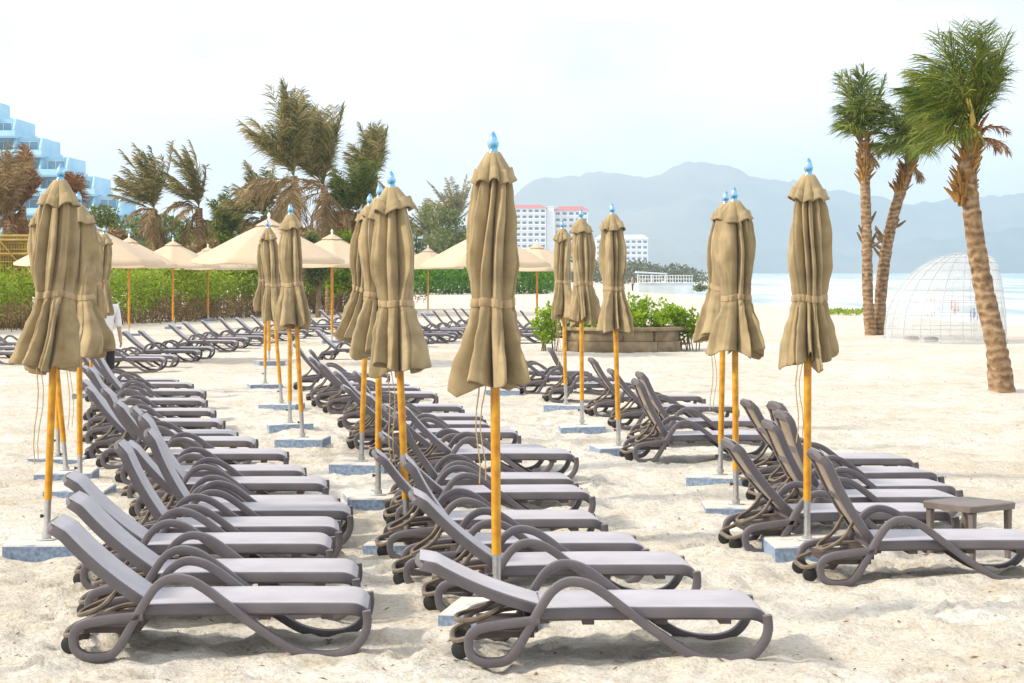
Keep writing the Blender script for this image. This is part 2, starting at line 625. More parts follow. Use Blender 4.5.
def sand_z(x, y):
    d = math.hypot(x, y)
    f = 1.0 if d < 30 else max(0.25, 1 - (d - 30) / 60)
    z = 0.0
    if -20 < x < 24 and 5 < y < 130:
        z += f * 0.045 * noise.noise((x * 0.9, y * 0.9, 3.1))
        z += f * 0.040 * noise.noise((x * 2.7, y * 2.7, 7.7))
        if y < 60 and abs(x) < 10:
            n = noise.noise((x * 6.3, y * 6.3, 1.7))
            z += 0.034 * n - 0.030 * max(0.0, n - 0.1)
            z += 0.012 * noise.noise((x * 15, y * 15, 9.2)) if y < 24 else 0
            for (dx, dy, c, s_, dd, l, w) in DENTS.get((int(math.floor(x / 0.4)), int(math.floor(y / 0.4))), ()):
                u, v = (x - dx) * c + (y - dy) * s_, -(x - dx) * s_ + (y - dy) * c
                q = (u / l) ** 2 + (v / w) ** 2
                if q < 4:
                    z += dd * (-math.exp(-q * q) + 0.42 * math.exp(-(math.sqrt(q) - 1.45) ** 2 * 9))
    for mx, my, mh, mr in MOUNDS:
        q = ((x - mx) ** 2 + (y - my) ** 2) / (mr * mr)
        if q < 6:
            z += mh * math.exp(-q)
    s = x - shore_x(y)
    if s > -14:
        t = s + 14
        z -= min(2.0, 0.0026 * t * t if t < 30 else 2.34)
    return z


def axis(segs):
    out = [segs[0][0]]
    for a, b, st in segs:
        n = max(1, int(round((b - a) / st)))
        out += [a + (b - a) * (i + 1) / n for i in range(n)]
    return out


def geo(a, b, n):
    return [a * (b / a) ** (i / n) for i in range(1, n + 1)]


xs_r = axis([(0, 3.6, 0.045), (3.6, 10, 0.13), (10, 32, 0.8)]) + geo(32, 6500, 26)
xs = [-x for x in reversed(xs_r)] + xs_r[1:]
ys = [-560, -200, -60, -20, 0, 5, 8] + axis([(9, 16, 0.05), (16, 30, 0.1), (30, 60, 0.3), (60, 220, 2.5)])[1:] + geo(220, 6600, 40)
nx, ny = len(xs), len(ys)
gv = [(x, y, sand_z(x, y)) for y in ys for x in xs]
gf = [(j * nx + i, j * nx + i + 1, (j + 1) * nx + i + 1, (j + 1) * nx + i) for j in range(ny - 1) for i in range(nx - 1)]
mb = MB()
mb.v, mb.f = gv, gf
sand = mb.build('sand', M['sand'], sharp=0)
tag(sand, kind='structure')

mb = MB()
mb.add([(8, -560, -0.35), (6500, -560, -0.35), (6500, 6600, -0.35), (8, 6600, -0.35)], [(0, 1, 2, 3)])
sea = mb.build('sea', M['sea'], smooth=False)
tag(sea, kind='structure')

SIL = [(-700, 236), (150, 236), (400, 232), (470, 222), (500, 207), (515, 197), (535, 181), (556, 170), (570, 174), (582, 173), (597, 169.5), (625, 171), (653, 175), (668, 169),
       (689, 161.5), (710, 163), (730, 161), (748, 164), (770, 171), (800, 180), (833, 190), (858, 197), (879, 200), (905, 203), (928, 203), (950, 198), (972, 194), (991, 195), (1024, 186), (1080, 178), (1180, 190), (1400, 215), (1800, 235)]
YR = 5200.0
mb = MB()
hx = [(-700 + 5.0 * i) for i in range(501)]
NY = 40
for j in range(NY + 1):
    for px in hx:
        X = (px - 512) * YR / F
        top = (HOR - lerp_table(SIL, px)) * YR / F + H + 26.0 * noise.fractal((X * 0.009, 1.7, 0.2), 0.9, 2.1, 6)
        t = j / NY
        y = 4350 + (6400 - 4350) * t
        k = 1 - abs(y - YR) / (850 if y < YR else 1200)
        k = max(0.0, k)
        nn = noise.fractal((X * 0.0022, y * 0.0022, 0.3), 0.9, 2.1, 5)
        prof = k ** 0.85
        z = top * prof * (1 + 1.0 * nn * (1 - k)) + (top * 0.03 * nn if k > 0.05 else 0)
        mb.v.append((X, y, max(-0.8, z - 2.0 * (k <= 0))))
n = len(hx)
mb.f = [(j * n + i, j * n + i + 1, (j + 1) * n + i + 1, (j + 1) * n + i) for j in range(NY) for i in range(n - 1)]
SIL2 = [(-700, 258), (300, 256), (480, 250), (560, 243), (610, 236), (650, 240), (700, 250), (740, 244), (790, 240), (840, 252), (890, 246), (940, 234), (1000, 228), (1060, 224), (1200, 236), (1800, 250)]
Y2 = 4050.0
b0 = len(mb.v)
NY2 = 24
for j in range(NY2 + 1):
    for px in hx:
        X = (px - 512) * Y2 / F
        top = (HOR - lerp_table(SIL2, px)) * Y2 / F + H + 20.0 * noise.fractal((X * 0.010, 5.7, 0.2), 0.9, 2.1, 6)
        y = 3600 + (4345 - 3600) * j / NY2
        k = max(0.0, 1 - abs(y - Y2) / (450 if y < Y2 else 295))
        nn = noise.fractal((X * 0.004, y * 0.004, 2.3), 0.9, 2.1, 5)
        mb.v.append((X, y, max(-0.8, top * k ** 0.85 * (1 + 0.8 * nn * (1 - k)) - 2.0 * (k <= 0))))
mb.f += [(b0 + j * n + i, b0 + j * n + i + 1, b0 + (j + 1) * n + i + 1, b0 + (j + 1) * n + i) for j in range(NY2) for i in range(n - 1)]
hills = mb.build('hills', M['hill'], sharp=0)
tag(hills, kind='structure')

# ------------------------------------------------------------------ haze
mb = MB()
mb.box(-6800, 6800, -620, 6900, -3.6, 330)
haze = mb.build('haze', None, smooth=False)
hm = bpy.data.materials.new('haze_air')
hm.use_nodes = True
nt = hm.node_tree
nt.nodes.remove(nt.nodes['Principled BSDF'])
pv = N(nt, 'ShaderNodeVolumePrincipled')
pv.inputs['Color'].default_value = (0.57, 0.71, 0.88, 1)
pv.inputs['Density'].default_value = 0.00026
pv.inputs['Anisotropy'].default_value = 0.0
nt.links.new(pv.outputs[0], nt.nodes['Material Output'].inputs['Volume'])
haze.data.materials.append(hm)
tag(haze, kind='stuff')

# ------------------------------------------------------------------ sun lounger
# local frame: rear loop of the side frame at x = 0, foot end at x = 1.55, across = y


def rrect(w, h, r=0.3, n=2):
    """rounded rectangle profile points (a,b), w across a, h along b"""
    rr = r * min(w, h)
    pts = []
    for cx, cy, a0 in ((w / 2 - rr, h / 2 - rr, 0), (-w / 2 + rr, h / 2 - rr, 90), (-w / 2 + rr, -h / 2 + rr, 180), (w / 2 - rr, -h / 2 + rr, 270)):
        for k in range(n + 1):
            a = R(a0 + 90 * k / n)
            pts.append((cx + rr * math.cos(a), cy + rr * math.sin(a)))
    return pts


def sweep_xz(mb, path, y, w, h):
    prof = rrect(w, h, 0.22)
    P = [Vector((p[0], 0, p[1])) for p in path]
    rings = []
    for i, p in enumerate(P):
        t = (P[min(i + 1, len(P) - 1)] - P[max(i - 1, 0)]).normalized()
        nrm = Vector((-t.z, 0, t.x))
        rings.append([p + nrm * b + Vector((0, y + a, 0)) for a, b in prof])
    mb.rings(rings)


def loft_slab(mb, stations, prof_fn):
    mb.rings([prof_fn(x) for x in stations])


def slab_section(x, w, z0, z1, bev=0.012):
    return [(x, -w + bev, z0), (x, w - bev, z0), (x, w, z0 + bev), (x, w, z1 - bev), (x, w - bev * 0.3, z1 - bev * 0.3), (x, w - bev, z1),
            (x, -w + bev, z1), (x, -w + bev * 0.3, z1 - bev * 0.3), (x, -w, z1 - bev), (x, -w, z0 + bev)]


def make_lounger():
    root = thing('sun_lounger', 'x', 'sun lounger')
    arm = [(0.365, 0.215), (0.20, 0.200), (0.07, 0.178), (0.015, 0.150), (0.0, 0.10), (0.015, 0.045), (0.07, 0.012), (0.15, 0.010), (0.205, 0.025), (0.25, 0.075), (0.31, 0.175), (0.375, 0.285),
           (0.435, 0.365), (0.51, 0.405), (0.60, 0.398), (0.69, 0.352), (0.83, 0.250), (0.98, 0.145), (1.12, 0.058), (1.20, 0.025), (1.29, 0.010), (1.39, 0.014), (1.47, 0.045), (1.525, 0.105), (1.545, 0.17), (1.54, 0.235)]
    path = [(p.x, p.z) for p in catmull([(a, 0, b) for a, b in arm], 4)]
    for s in (-1, 1):
        m = MB()
        sweep_xz(m, path, s * 0.327, 0.058, 0.046)
        m.build('armrest', M['plastic'], root)
    # seat: a long shallow tray with skirted sides, rounded at the foot
    m = MB()
    st = [0.36 + 0.06 * i for i in range(18)] + [1.42, 1.45, 1.47, 1.49, 1.505, 1.52, 1.53, 1.54, 1.546, 1.55]

    def sec(x):
        e = max(0.0, x - 1.43) / 0.12
        w = 0.298 - 0.085 * (1 - math.sqrt(max(0.0, 1 - e * e)))
        dz = -0.045 * e ** 3 + 0.004 * math.sin((x - 0.36) / 1.1 * PI)
        return slab_section(x, w, 0.205 + dz, 0.268 + dz)
    loft_slab(m, st, sec)
    seat = m.build('seat', M['plastic'], root)
    m = MB()
    st2 = [0.375 + 0.06 * i for i in range(18)] + [1.43, 1.45, 1.47, 1.49, 1.505, 1.52, 1.53, 1.54, 1.546]

    def sec2(x):
        e = max(0.0, x - 1.43) / 0.12
        dz = -0.045 * e ** 3 + 0.004 * math.sin((x - 0.36) / 1.1 * PI)
        w = 0.288 - 0.085 * (1 - math.sqrt(max(0.0, 1 - e * e)))
        return [(x, -w, 0.267 + dz), (x, w, 0.267 + dz), (x, w, 0.271 + dz), (x, 0.0, 0.273 + dz), (x, -w, 0.271 + dz)]
    loft_slab(m, st2, sec2)
    m.build('sling', M['sling'], seat)
    for x in (0.62, 1.0, 1.33):
        m = MB()
        m.box(x - 0.03, x + 0.03, -0.285, 0.285, 0.186, 0.207)
        m.build('cross_bar', M['plastic_dark'], root, smooth=False)
    # backrest, hinged at (0.375, 0.25); rest pose lies flat along -x
    BL = 0.665
    bst = [0.0, -0.03] + [-0.08 - 0.06 * i for i in range(9)] + [-0.60, -0.63, -0.65, -BL]

    def crv(x):
        t = -x / BL
        return -0.022 * math.sin(t * PI) + 0.012 * t * t - 0.03 * max(0, t - 0.86) / 0.14

    def hwid(x):
        e = min(1.0, max(0.0, -x - (BL - 0.07)) / 0.07)
        return 0.218 - 0.05 * (1 - math.sqrt(max(0.0, 1 - e * e)))
    # frame = two side rails + head rail so that the sling shows from behind
    m = MB()
    for s in (-1, 1):
        rr = []
        for x in bst[:-2]:
            c = crv(x)
            w = hwid(x)
            y0, y1 = (w - 0.05, w) if s > 0 else (-w, -w + 0.05)
            rr.append([(x, y0, c - 0.030), (x, y1, c - 0.030), (x, y1, c + 0.016), (x, y1 - 0.006 if s > 0 else y1, c + 0.022), (x, y0 if s > 0 else y0 + 0.006, c + 0.022), (x, y0, c + 0.016)])
        m.rings(rr)
    rr = []
    for yy in [-0.210 + 0.420 * i / 12 for i in range(13)]:
        q = abs(yy) / 0.210
        x1 = -BL - 0.004 + 0.05 * q ** 4
        x0 = -BL + 0.07
        c0, c1 = crv(x0), crv(-BL)
        rr.append([(x0, yy, c0 - 0.028), (x1 + 0.012, yy, c1 - 0.022), (x1, yy, c1 - 0.010), (x1, yy, c1 + 0.010), (x1 + 0.012, yy, c1 + 0.022), (x0, yy, c0 + 0.0215)])
    m.rings(rr)
    for x in (-0.02, -0.34):
        c = crv(x)
        m.box(x - 0.02, x + 0.02, -0.171, 0.171, c - 0.024, c + 0.008)
    back = m.build('backrest', M['plastic'], root)
    fix_normals(back)
    back.location = (0.375, 0, 0.252)
    m = MB()

    def bs2(x):
        c = crv(x)
        w = hwid(x) - 0.010
        return [(x, -w, c + 0.0215), (x, w, c + 0.0215), (x, w, c + 0.0255), (x, -w, c + 0.0255)]
    loft_slab(m, [-0.012] + [-0.06 - 0.06 * i for i in range(9)] + [-0.57, -0.60, -0.62, -0.64, -0.655], bs2)
    m.build('sling', M['sling'], back)
    m = MB()

    def bs3(x):
        c = crv(x)
        return [(x, -0.166, c - 0.014), (x, 0.166, c - 0.014), (x, 0.166, c + 0.0), (x, -0.166, c + 0.0)]
    loft_slab(m, [-0.045 - 0.06 * i for i in range(10)], bs3)
    bp = m.build('back_panel', M['sling_back'], back)
    # prop that holds the backrest up: pivots on the backrest
    m = MB()
    pp = catmull([(0, -0.16, 0), (-0.12, -0.16, -0.02), (-0.21, -0.14, 0.0), (-0.26, -0.09, 0.015), (-0.27, 0, 0.02), (-0.26, 0.09, 0.015), (-0.21, 0.14, 0.0), (-0.12, 0.16, -0.02), (0, 0.16, 0)], 3)
    m.tube(pp, 0.013, 6)
    pr = m.build('prop', M['plastic_sandlit'], back)
    pr.location = (-0.17, 0, -0.035)
    # wheeled rear chassis
    m = MB()
    cp = catmull([(0.42, -0.23, 0.20), (0.20, -0.235, 0.185), (0.06, -0.235, 0.135), (-0.04, -0.21, 0.10), (-0.075, -0.13, 0.09), (-0.08, 0, 0.09), (-0.075, 0.13, 0.09), (-0.04, 0.21, 0.10), (0.06, 0.235, 0.135), (0.20, 0.235, 0.185), (0.42, 0.23, 0.20)], 4)
    m.tube(cp, 0.015, 6)
    m.build('rear_frame', M['plastic_sandlit'], root)
    m = MB()
    m.box(0.05, 0.34, -0.295, 0.295, 0.125, 0.155)
    m.box(0.30, 0.36, -0.295, 0.295, 0.155, 0.20)
    m.build('under_tray', M['plastic_dark'], root)
    for s in (-1, 1):
        m = MB()
        ring = []
        for yy, rr_ in ((-0.016, 0.040), (-0.012, 0.048), (0.012, 0.048), (0.016, 0.040)):
            ring.append([(-0.040 + rr_ * math.cos(2 * PI * k / 16), s * 0.185 + yy, 0.050 + rr_ * math.sin(2 * PI * k / 16)) for k in range(16)])
        m.rings(ring)
        w = m.build('wheel', M['black'], root)
        fix_normals(w)
    return root


def set_back(root, ang):
    """raise the backrest to an angle in degrees and let its prop rest on the chassis"""
    for ch in root.children:
        if ch.name.startswith('backrest'):
            ch.rotation_euler = (0, R(ang), 0)
            for g in ch.children:
                if g.name.startswith('prop'):
                    a = R(ang)
                    px, pz = 0.375 * KX - 0.17 * math.cos(a), 0.252 + 0.17 * math.sin(a) - 0.03
                    drop = max(0.02, min(0.255, pz - 0.165))
                    want = -math.asin(drop / 0.27)          # below the horizontal, towards the rear
                    # steep backs: prop leans to the rear; in the backrest's frame
                    g.rotation_euler = (0, want - a, 0)


KX = 0.965
L0 = make_lounger()
for _o in [o for o in L0.children_recursive if o.type == 'MESH']:
    if _o.name.startswith('backrest'):
        _o.location.x *= KX
    elif not (_o.parent.name.startswith('backrest')):
        for _v in _o.data.vertices:
            _v.co.x *= KX
L_CH = child_map(L0)
_used = [False]


def lounger(xf, yc, ang, label, group, rz=0.0, name='sun_lounger'):
    """xf: x of the foot end; yc: middle line"""
    if not _used[0]:
        o = L0
        _used[0] = True
    else:
        o = copy_tree(L0, None, L_CH)
    c, s = math.cos(rz), math.sin(rz)
    ox, oy = xf - 1.55 * KX * c, yc - 1.55 * KX * s
    zz = (sand_z(ox + 0.1, oy) + sand_z(ox + 1.3 * c, oy + 1.3 * s)) / 2
    o.location = (ox, oy, zz - 0.006)
    o.rotation_euler = (0, 0, rz)
    set_back(o, ang)
    tag(o, label, 'sun lounger', group)
    return o


ORD = ['first', 'second', 'third', 'fourth', 'fifth', 'sixth', 'seventh', 'eighth', 'ninth', 'tenth', 'eleventh', 'twelfth', 'thirteenth', 'fourteenth', 'fifteenth', 'sixteenth', 'seventeenth', 'eighteenth', 'nineteenth', 'twentieth']


def how(a):
    return 'back lowered' if a < 36 else ('back half raised' if a < 54 else 'back raised steeply')


KS = F * (H - 0.268)
left_row = [(366, 600, 40), (355, 571, 41), (328, 546, 41), (336, 526, 60), (348, 509, 62), (337, 496, 45), (324, 482, 58), (302, 467, 58), (284, 454, 48), (252, 440, 55), (233, 432, 50), (219, 420, 47), (211, 410, 55), (202, 400, 45), (201, 391, 55), (189, 384, 50), (175, 379, 50)]
for i, (px, py, a) in enumerate(left_row):
    Z = KS / (py - HOR)
    X = (px - 512) * Z / F
    lab = f'grey sun lounger, {how(a)}, {ORD[i]} from the front in the hedge-side row'
    lounger(X, Z + 0.29, a, lab, 'loungers in the hedge-side row', R((2.5, 3, 3.5)[i] if i < 3 else random.uniform(4, 8)))

mid_row = [(766, 609, 22), (694, 563, 40), (643, 541, 56), (601, 514, 47), (588, 491, 45), (573, 475, 58), (574, 455, 44), (549, 444, 42), (518, 432, 40), (489, 425, 42), (483, 416, 55), (462, 406, 44), (436, 394, 42), (419, 388, 45), (409, 383, 55), (388, 374, 50)]
for i, (px, py, a) in enumerate(mid_row):
    Z = KS / (py - HOR)
    X = (px - 512) * Z / F
    lab = f'grey sun lounger, {how(a)}, {ORD[i]} from the front in the long middle row'
    lounger(X, Z + 0.29, a, lab, 'loungers in the long middle row', R(random.uniform(3, 7)) if i else R(2.0))

# group by the sea with the side table: (rear px, near Z)
sea_grp = [(807, 13.55, 60, 'in front beside the blue-sided slab'), (729, 14.95, 51, 'behind the front one'), (757, 16.1, 62, 'its foot hidden behind the side table'), (762, 17.2, 68, 'just behind the side table'), (754, 18.3, 69, 'last but one'), (742, 19.5, 56, 'at the very back')]
for i, (px, Z, a, w) in enumerate(sea_grp):
    X = (px - 512) * Z / F
    lab = f'grey sun lounger, {how(a)}, {ORD[i]} from the front in the side table group'
    lounger(X + 1.55, Z + 0.33, a, lab, 'loungers in the group with the side table', R([3, 6, 5, 7, 9, 6][i]))

# group before the stone planter
pl_grp = [(625, 22.1, 63), (632, 24.3, 60), (612, 26.9, 48), (588, 29.2, 55), (545, 32.2, 58), (520, 34.4, 40), (499, 36.6, 45)]
for i, (px, Z, a) in enumerate(pl_grp):
    X = (px - 512) * Z / F
    lab = f'grey sun lounger, {how(a)}, {ORD[i]} from the front before the stone planter'
    lounger(X + 1.55, Z + 0.33, a, lab, 'loungers before the stone planter', R(random.uniform(3, 8)))

# far loungers under the cream parasols: foot px, seat-top row
far_a = [(162, 359, 40), (174, 355, 40), (197, 350, 40), (211, 347, 38), (235, 341, 40), (246, 338, 40), (262, 336, 42), (277, 334, 45), (293, 332, 40), (306, 330, 42), (321, 328, 40), (338, 326, 42), (352, 324, 44), (367, 322, 42), (380, 321, 42)]
for i, (px, py, a) in enumerate(far_a):
    Z = KS / (py - HOR)
    X = (px - 512) * Z / F
    lab = f'far grey sun lounger, {ORD[i]} from the hut end of the row along the wild hedge'
    lounger(X, Z + 0.29, a, lab, 'far loungers along the wild hedge', R(random.uniform(-6, 6)))
X, Z = ground_at(388, 360)
lounger(X, Z + 0.3, 42, 'lone grey sun lounger standing apart behind the far end of the middle row', 'far loungers along the wild hedge', R(-3))
far_b = [(427, 337, 40), (438, 334, 42), (450, 334, 40), (457, 332, 42), (464, 329.5, 45), (474, 327.5, 45), (483, 326, 50), (492, 324.5, 50), (500, 323, 52), (508, 321.5, 45)]
for i, (px, py, a) in enumerate(far_b):
    Z = KS / (py - HOR)
    X = (px - 512) * Z / F
    lab = f'far grey sun lounger, {ORD[i]} from the front in the row before the clipped hedge'
    lounger(X, Z + 0.29, a, lab, 'far loungers before the clipped hedge', R(random.uniform(-4, 4)))
far_c = [(549, 334, 52), (553, 331, 55), (562, 328, 52), (570, 325.5, 50)]
for i, (px, py, a) in enumerate(far_c):
    Z = KS / (py - HOR)
    X = (px - 512) * Z / F
    lab = f'far grey sun lounger, {ORD[i]} from the front of those beside the stone planter'
    lounger(X, Z + 0.29, a, lab, 'far loungers beside the stone planter', R(random.uniform(-6, 0)))
far_d = [(22, 352, 35), (30, 347, 38), (38, 343, 38)]
for i, (px, py, a) in enumerate(far_d):
    Z = KS / (py - HOR)
    X = (px - 512) * Z / F
    lab = f'far grey sun lounger, {ORD[i]} from the front below the bamboo hut'
    lounger(X, Z + 0.29, a, lab, 'far loungers below the bamboo hut', R(-14))

# ------------------------------------------------------------------ closed umbrella
RT = [(1.20, 0.162), (1.30, 0.165), (1.42, 0.156), (1.55, 0.136), (1.68, 0.114), (1.77, 0.101), (1.86, 0.104), (2.0, 0.112), (2.2, 0.111), (2.36, 0.100), (2.45, 0.085), (2.52, 0.058)]


def make_closed(label, px, py, top_px, group, seed, twist=0.0, fat=1.0, skew=0.0, drop=0.0, cord=True, name='closed_umbrella', slab_rz=0.0):
    rnd = random.Random(seed)
    X, Y = ground_at(px, py)
    gz = sand_z(X, Y)
    root = thing(name, label, 'umbrella', (X, Y, gz), 0, group)
    lean = math.atan2((top_px - px) / F * Y, 2.70)
    leany = R(rnd.uniform(-0.8, 0.8))
    rot = (leany, lean, 0)
    # base slab
    m = MB()
    hw = 0.27
    sec = lambda z, i: [(x * (hw - i), y * (hw - i), z) for x, y in ((-1, -1), (1, -1), (1, 1), (-1, 1))]
    m.rings([sec(-0.06, 0), sec(0.078, 0), sec(0.088, 0.010)])
    m.tube([(0, 0, 0.088), (0, 0, 0.096)], 0.07, 12)
    b = m.build('base_slab', M['slab'], root, sharp=30)
    b.location.z = -rnd.uniform(0.0, 0.025)
    b.rotation_euler = (R(rnd.uniform(-2, 2)), R(rnd.uniform(-2, 2)), R(slab_rz + rnd.uniform(-16, 16)))
    # steel sleeve and wooden pole
    m = MB()
    m.tube([(0, 0, 0.05), (0, 0, 0.37)], 0.0235, 12)
    m.tube([(0, 0, 0.085), (0, 0, 0.12)], 0.034, 12)
    sl = m.build('steel_sleeve', M['steel'], root)
    m = MB()
    m.tube([(-0.022, 0, 0.24), (-0.032, 0, 0.24)], 0.007, 6)
    m.tube([(-0.032, 0, 0.24), (-0.048, 0, 0.24)], 0.013, 8)
    kn = m.build('knob', M['black'], sl)
    m = MB()
    m.tube([(0, 0, 0.355), (0, 0, 1.2), (0, 0, 2.56)], 0.0265, 12)
    pole = m.build('pole', M['pole'], root)
    # canopy: eight gores folded round the pole
    NT, NZ = (264, 76) if Y < 24 else (136, 48)
    ph = rnd.uniform(0, 2 * PI)
    lob_a = [rnd.uniform(0.5, 1.55) for _ in range(8)]
    dirn = rnd.choice((-1, 1))
    lob_o = [dirn * rnd.uniform(0.12, 0.40) for _ in range(8)]
    lob_h = [rnd.uniform(-0.085, 0.075) for _ in range(8)]
    bx, by = rnd.uniform(-0.018, 0.018) + skew * 0.02, rnd.uniform(-0.015, 0.015)
    ns = rnd.uniform(0, 50)
    w1, w2, q1, q2 = rnd.uniform(0.3, 0.75), rnd.uniform(0.1, 0.4), rnd.uniform(0, 6.3), rnd.uniform(0, 6.3)
    AT = [(1.2, 0.66), (1.35, 0.62), (1.55, 0.50), (1.70, 0.30), (1.77, 0.18), (1.84, 0.28), (2.0, 0.46), (2.2, 0.50), (2.4, 0.38), (2.52, 0.16)]
    tw2 = rnd.uniform(-1, 1)
    sub_a = [rnd.uniform(0.0, 0.55) for _ in range(24)]
    zt = rnd.uniform(-0.04, 0.05)

    def rad(th, z):
        tw = twist * (2.5 - z) + 0.35 * tw2 * (2.5 - z) ** 2
        tt = th + ph + tw
        u = tt * 8 / (2 * PI) + w1 * math.sin(tt + q1) + w2 * math.sin(2 * tt + q2)
        u += 0.45 * noise.noise((ns, z * 1.3, math.cos(th) * 0.8)) + 0.14 * noise.noise((math.cos(th) * 2 + ns, math.sin(th) * 2, z * 2.5))
        k = int(math.floor(u)) % 8
        fr = u - math.floor(u)
        am = lob_a[k]
        zz = z - zt
        # a gore folded flat and lapped over its neighbour: long slope, short return
        c = 0.5 + lob_o[k] * (0.45 if zz < 1.72 else 1.0)
        q = fr / c if fr < c else (1 - fr) / (1 - c)
        lobe = 1 - (1 - q) ** 1.5
        u3 = u * 3 + 0.5 * noise.noise((ns + 9, z * 2, math.sin(th)))
        k3 = int(math.floor(u3)) % 24
        f3 = u3 - math.floor(u3)
        sub = (1 - abs(2 * f3 - 1)) ** 0.9
        Rz = smooth_table(RT, zz) * (0.35 + 0.65 * fat) * (1 + 0.16 * noise.noise((ns + 3, z * 2.6, 0.5)))
        A = smooth_table(AT, zz)
        r = Rz * (1 - A * 1.15 + A * 1.75 * lobe * (0.55 + 0.40 * am) + A * (0.60 if zz > 1.77 else 0.95) * (sub - 0.5) * sub_a[k3])
        r += A * 0.022 * noise.noise((math.cos(th) * 3.3, math.sin(th) * 3.3, z * 5 + ns))
        r += 0.010 * noise.noise((math.cos(th) * 7 + ns, math.sin(th) * 7, z * 3.1)) * A
        r += 0.012 * noise.noise((math.cos(th) * 1.4 + ns, math.sin(th) * 1.4, z * 2.2))
        if zz < 1.66:
            g = 1.66 - zz
            r += g * 0.14 * (am - 1.0) * lobe + g * 0.15 * skew * math.cos(th) + 0.07 * g * noise.noise((math.cos(th) * 1.7 + ns, math.sin(th) * 1.7, 2.0))
        return max(0.034, r), k, fr

    def off(z):
        t = 1 - ((z - 1.77) / 0.75) ** 2
        return bx * max(0, t), by * max(0, t)
    rings = []
    for j in range(NZ + 1):
        row = []
        t = j / NZ
        for i in range(NT):
            th = 2 * PI * i / NT
            # uneven hem
            zb = 1.30 - drop + 0.045 * noise.noise((math.cos(th) * 1.6 + ns, math.sin(th) * 1.6, 4.4))
            _, k, fr = rad(th, 1.45)
            zb += lob_h[k] * (1 - abs(2 * fr - 1))
            z = 2.52 + (zb - 2.52) * t
            r, _, _ = rad(th, z)
            ox, oy = off(z)
            row.append((ox + r * math.cos(th), oy + r * math.sin(th), z))
        rings.append(row)
    # hem rolls inwards, lining goes up inside
    last = rings[-1]
    for fr_, dz in ((0.985, -0.006), (0.95, 0.004), (0.80, 0.05), (0.55, 0.12), (0.30, 0.24)):
        rings.append([(x * fr_, y * fr_, z + dz) for x, y, z in last])
    m = MB()
    m.rings(rings, cap0=True, cap1=True)
    can = m.build('canopy', M['canopy'], root, sharp=0)
    # vent flap at the top, a short cape with a wavy hem
    rings = []
    ph2 = ph + 0.3
    for t in [0, 0.08, 0.2, 0.35, 0.5, 0.65, 0.8, 0.92, 1.0]:
        row = []
        for i in range(NT):
            th = 2 * PI * i / NT
            wp = (th + ph2) * 4 + 0.9 * math.sin(th + ns) + 0.4 * math.sin(2 * th + ns * 2)
            wv = abs(math.sin(wp)) ** 0.8
            am_ = 0.6 + 0.8 * abs(noise.noise((math.cos(th) * 1.1 + ns, math.sin(th) * 1.1, 3.3))) * 2
            z = 2.575 - t * (0.160 + 0.022 * (1 - wv) * t + 0.035 * noise.noise((math.cos(th) * 1.5, math.sin(th) * 1.5, ns)))
            base = 0.040 + 0.086 * (t ** 0.95)
            r = base * fat * (1 + (0.24 * am_ * (wv - 0.55) * t ** 0.8)) + 0.010 * t * noise.noise((math.cos(th) * 2.5 + ns, math.sin(th) * 2.5, t * 2))
            row.append((r * math.cos(th), r * math.sin(th), z))
        rings.append(row)
    last = rings[-1]
    rings.append([(x * 0.96, y * 0.96, z - 0.004) for x, y, z in last])
    rings.append([(x * 0.90, y * 0.90, z + 0.02) for x, y, z in last])
    rings.append([(x * 0.80, y * 0.80, z + 0.07) for x, y, z in last])
    m = MB()
    m.rings(rings, cap0=True, cap1=True)
    fl = m.build('vent_flap', M['canopy'], root, sharp=0)
    # tie strap
    rings = []
    sag = rnd.uniform(-0.02, 0.02)
    for dz, k in ((-0.024, -0.002), (-0.020, 0.004), (0.020, 0.004), (0.024, -0.002)):
        row = []
        for i in range(NT):
            th = 2 * PI * i / NT
            zz = 1.77 + zt + dz + sag * math.cos(th + 1) + 0.006 * math.sin(3 * th + ns)
            r = max(rad(th - 0.06, zz)[0], rad(th, zz)[0], rad(th + 0.06, zz)[0]) + k + 0.001
            ox, oy = off(zz)
            row.append((ox + r * math.cos(th), oy + r * math.sin(th), zz))
        rings.append(row)
    m = MB()
    m.rings(rings, cap0=False, cap1=False, loop=True)
    st = m.build('tie_strap', M['strap'], root, sharp=50)
    fix_normals(st)
    # finial: collar, globe and a pointed drop
    m = MB()
    m.lathe([(0.032, 2.560), (0.034, 2.575), (0.026, 2.583), (0.023, 2.594), (0.027, 2.602), (0.031, 2.614), (0.031, 2.630), (0.025, 2.652), (0.015, 2.674), (0.004, 2.690)], 14)
    fi = m.build('finial', M['chrome'], root, sharp=55)
    parts = [sl, pole, can, fl, st, fi]
    if cord:
        m = MB()
        a0 = rnd.uniform(2.6, 3.9)
        r0 = 0.10
        L = rnd.uniform(0.35, 0.8)
        p = [(r0 * math.cos(a0) + 0.012 * math.sin(k * 1.3 + ns), r0 * math.sin(a0) - 0.05 + 0.006 * k, 1.36 - L * k / 6) for k in range(7)]
        m.tube(p, 0.0042, 5)
        p2 = [(x + 0.03 + 0.008 * math.sin(k + ns), y, z + 0.02) for k, (x, y, z) in enumerate(p)]
        m.tube(p2, 0.0036, 5)
        co = m.build('cord', M['rope'], root)
        parts.append(co)
    for o in parts:
        o.rotation_euler = rot
    return root


